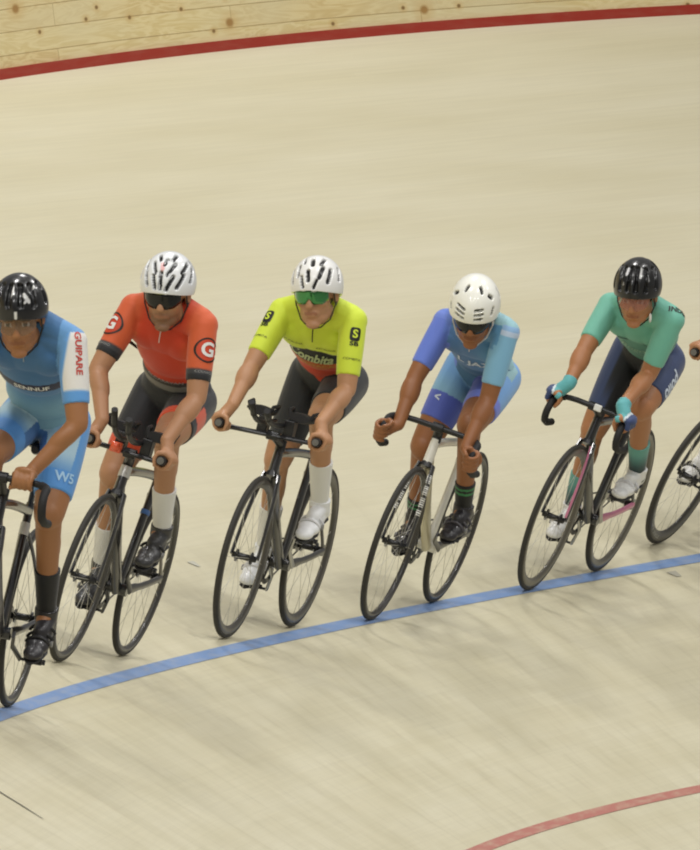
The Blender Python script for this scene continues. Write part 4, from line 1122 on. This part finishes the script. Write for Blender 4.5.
def pine():
    m, nt, b = node_mat('pine_boards'); L = nt.links
    uv = N_(nt, 'ShaderNodeUVMap')
    def mp(sx, sy, loc=(0, 0, 0)):
        r = N_(nt, 'ShaderNodeMapping'); r.inputs['Scale'].default_value = (sx, sy, 1); r.inputs['Location'].default_value = loc; L.new(uv.outputs['UV'], r.inputs['Vector']); return r.outputs['Vector']
    bk = N_(nt, 'ShaderNodeTexBrick'); bk.offset = .5; bk.inputs['Scale'].default_value = 1; bk.inputs['Brick Width'].default_value = 3.4; bk.inputs['Row Height'].default_value = .108
    bk.inputs['Mortar Size'].default_value = .0022; bk.inputs['Color1'].default_value = (.40, .40, .40, 1); bk.inputs['Color2'].default_value = (.62, .62, .62, 1); bk.inputs['Mortar'].default_value = (.12, .10, .06, 1)
    L.new(uv.outputs['UV'], bk.inputs['Vector'])
    wn = N_(nt, 'ShaderNodeTexNoise'); wn.inputs['Scale'].default_value = 1; wn.inputs['Detail'].default_value = 3; wn.inputs['Distortion'].default_value = 1.6; L.new(mp(1.6, 14), wn.inputs['Vector'])
    wv = N_(nt, 'ShaderNodeMath', operation='MULTIPLY'); L.new(wn.outputs['Fac'], wv.inputs[0]); wv.inputs[1].default_value = 34
    sn = N_(nt, 'ShaderNodeMath', operation='SINE'); L.new(wv.outputs[0], sn.inputs[0])
    r = N_(nt, 'ShaderNodeMapRange'); L.new(sn.outputs[0], r.inputs['Value']); r.inputs['From Min'].default_value = -1; r.inputs['To Min'].default_value = 0; r.inputs['To Max'].default_value = 1
    def mx(fac, A, B, mode='MIX'):
        x = N_(nt, 'ShaderNodeMix'); x.data_type = 'RGBA'; x.blend_type = mode
        if isinstance(fac, float): x.inputs['Factor'].default_value = fac
        else: L.new(fac, x.inputs['Factor'])
        ii = [q for q in x.inputs if q.type == 'RGBA']
        for i, v in zip(ii, (A, B)):
            if isinstance(v, tuple): i.default_value = v
            else: L.new(v, i)
        return [q for q in x.outputs if q.type == 'RGBA'][0]
    c = mx(r.outputs['Result'], col4((222, 204, 152)), col4((208, 186, 130)))
    big = N_(nt, 'ShaderNodeTexNoise'); big.inputs['Scale'].default_value = 1; L.new(mp(1.1, 5, (3, 3, 0)), big.inputs['Vector'])
    rb = N_(nt, 'ShaderNodeMapRange'); L.new(big.outputs['Fac'], rb.inputs['Value']); rb.inputs['From Min'].default_value = .4; rb.inputs['From Max'].default_value = .75; rb.inputs['To Max'].default_value = .8
    c = mx(rb.outputs['Result'], c, col4((216, 204, 162)))
    c = mx(.30, c, bk.outputs['Color'], 'OVERLAY')
    ms = N_(nt, 'ShaderNodeMath', operation='MULTIPLY'); L.new(bk.outputs['Fac'], ms.inputs[0]); ms.inputs[1].default_value = .55; c = mx(ms.outputs[0], c, col4((120, 96, 50)))
    # knots
    for sc_, th, colr, loc in ((3.9, .050, (74, 58, 36), (0, 0, 0)), (1.6, .045, (140, 104, 58), (5.3, 2.1, 0))):
        vo = N_(nt, 'ShaderNodeTexVoronoi'); vo.voronoi_dimensions = '2D'; vo.inputs['Scale'].default_value = sc_; L.new(mp(.62, 1.0, loc), vo.inputs['Vector'])
        k = N_(nt, 'ShaderNodeMapRange'); L.new(vo.outputs['Distance'], k.inputs['Value']); k.inputs['From Min'].default_value = th; k.inputs['From Max'].default_value = th * .5
        c = mx(k.outputs['Result'], c, col4(colr))
        k2 = N_(nt, 'ShaderNodeMapRange'); L.new(vo.outputs['Distance'], k2.inputs['Value']); k2.inputs['From Min'].default_value = th * 2.6; k2.inputs['From Max'].default_value = th; k2.inputs['To Max'].default_value = .35
        c = mx(k2.outputs['Result'], c, col4((196, 156, 84)))
    L.new(c, b.inputs['Base Color']); b.inputs['Roughness'].default_value = .5
    return m
o = newobj('wall_outer', wall_mesh('wall_outer', -.10, 1.15, .012, thick=.03), pine()); o['kind'] = 'structure'
o = newobj('trim_3', wall_mesh('trim_3', -.01, .050, -.002, thick=.013), paint_mat('red_kick_board', (156, 40, 18), .05)); o['kind'] = 'structure'
# flat infield at the foot of the banking
bm = bmesh.new(); n = 80; zi = surf(0, -3.0).z - .004
ri_ = TR - 3.0 * math.cos(BANK) + .0
A, B = [], []
for i in range(n + 1):
    p = PH0 + (PH1 - PH0) * i / n; q = surf(p, -3.0); pc = min(p, PT)
    A.append(bm.verts.new((q.x, q.y, zi))); B.append(bm.verts.new((q.x - 16 * math.cos(pc), q.y - 16 * math.sin(pc), zi)))
for i in range(n): bm.faces.new((A[i], A[i + 1], B[i + 1], B[i]))
bmesh.ops.recalc_face_normals(bm, faces=bm.faces)
if bm.faces[:][0].normal.z < 0: bmesh.ops.reverse_faces(bm, faces=bm.faces)
o = obj('floor_infield', bm, mat('infield_concrete', (150, 148, 140), .6), None, smooth=False, recalc=False); o['kind'] = 'structure'

# ------------------------------------------------------------------ light
wd = bpy.data.worlds.new('hall'); sc.world = wd; wd.use_nodes = True
bg = wd.node_tree.nodes['Background']; bg.inputs['Color'].default_value = (1.0, .985, .97, 1); bg.inputs['Strength'].default_value = .34
def lamp(loc, target, size, power, col=(1, .98, .96)):
    ld = bpy.data.lights.new('hall_lamp', 'AREA'); ld.shape = 'RECTANGLE'; ld.size = size; ld.size_y = size * .6; ld.energy = power; ld.color = col
    o = bpy.data.objects.new('hall_lamp', ld); C.objects.link(o); o.location = loc
    o.rotation_euler = (V(target) - V(loc)).to_track_quat('-Z', 'Y').to_euler(); return o
for x in (24, 31, 38):
    for y in (-9, 1, 11, 20):
        lamp((x, y, 12.5), (x + 2, y - 1, 0), 2.0, 498)

# ------------------------------------------------------------------ camera
cx = V((24.94964, 52.1379, 1.44481)); yaw, pit, rol = -1.335852, -.0111448, -.1198799; fpx = math.exp(9.5008468)
d = V((math.cos(pit) * math.cos(yaw), math.cos(pit) * math.sin(yaw), math.sin(pit)))
r = d.cross(V((0, 0, 1))).normalized(); u = r.cross(d)
r2 = math.cos(rol) * r + math.sin(rol) * u; u2 = -math.sin(rol) * r + math.cos(rol) * u
cd = bpy.data.cameras.new('camera'); cam = bpy.data.objects.new('camera', cd); C.objects.link(cam); sc.camera = cam
M = Matrix.Identity(4)
for i in range(3): M[i][0] = r2[i]; M[i][1] = u2[i]; M[i][2] = -d[i]
M.translation = cx; cam.matrix_world = M
cd.sensor_fit = 'HORIZONTAL'; cd.sensor_width = 36; cd.lens = fpx * 36 / 700; cd.clip_start = .5; cd.clip_end = 200
sc.view_settings.view_transform = 'Standard'; sc.view_settings.look = 'None'; sc.view_settings.exposure = -.32; sc.view_settings.gamma = 1
sc.view_settings.use_curve_mapping = False
sc.cycles.filter_width = 2.0
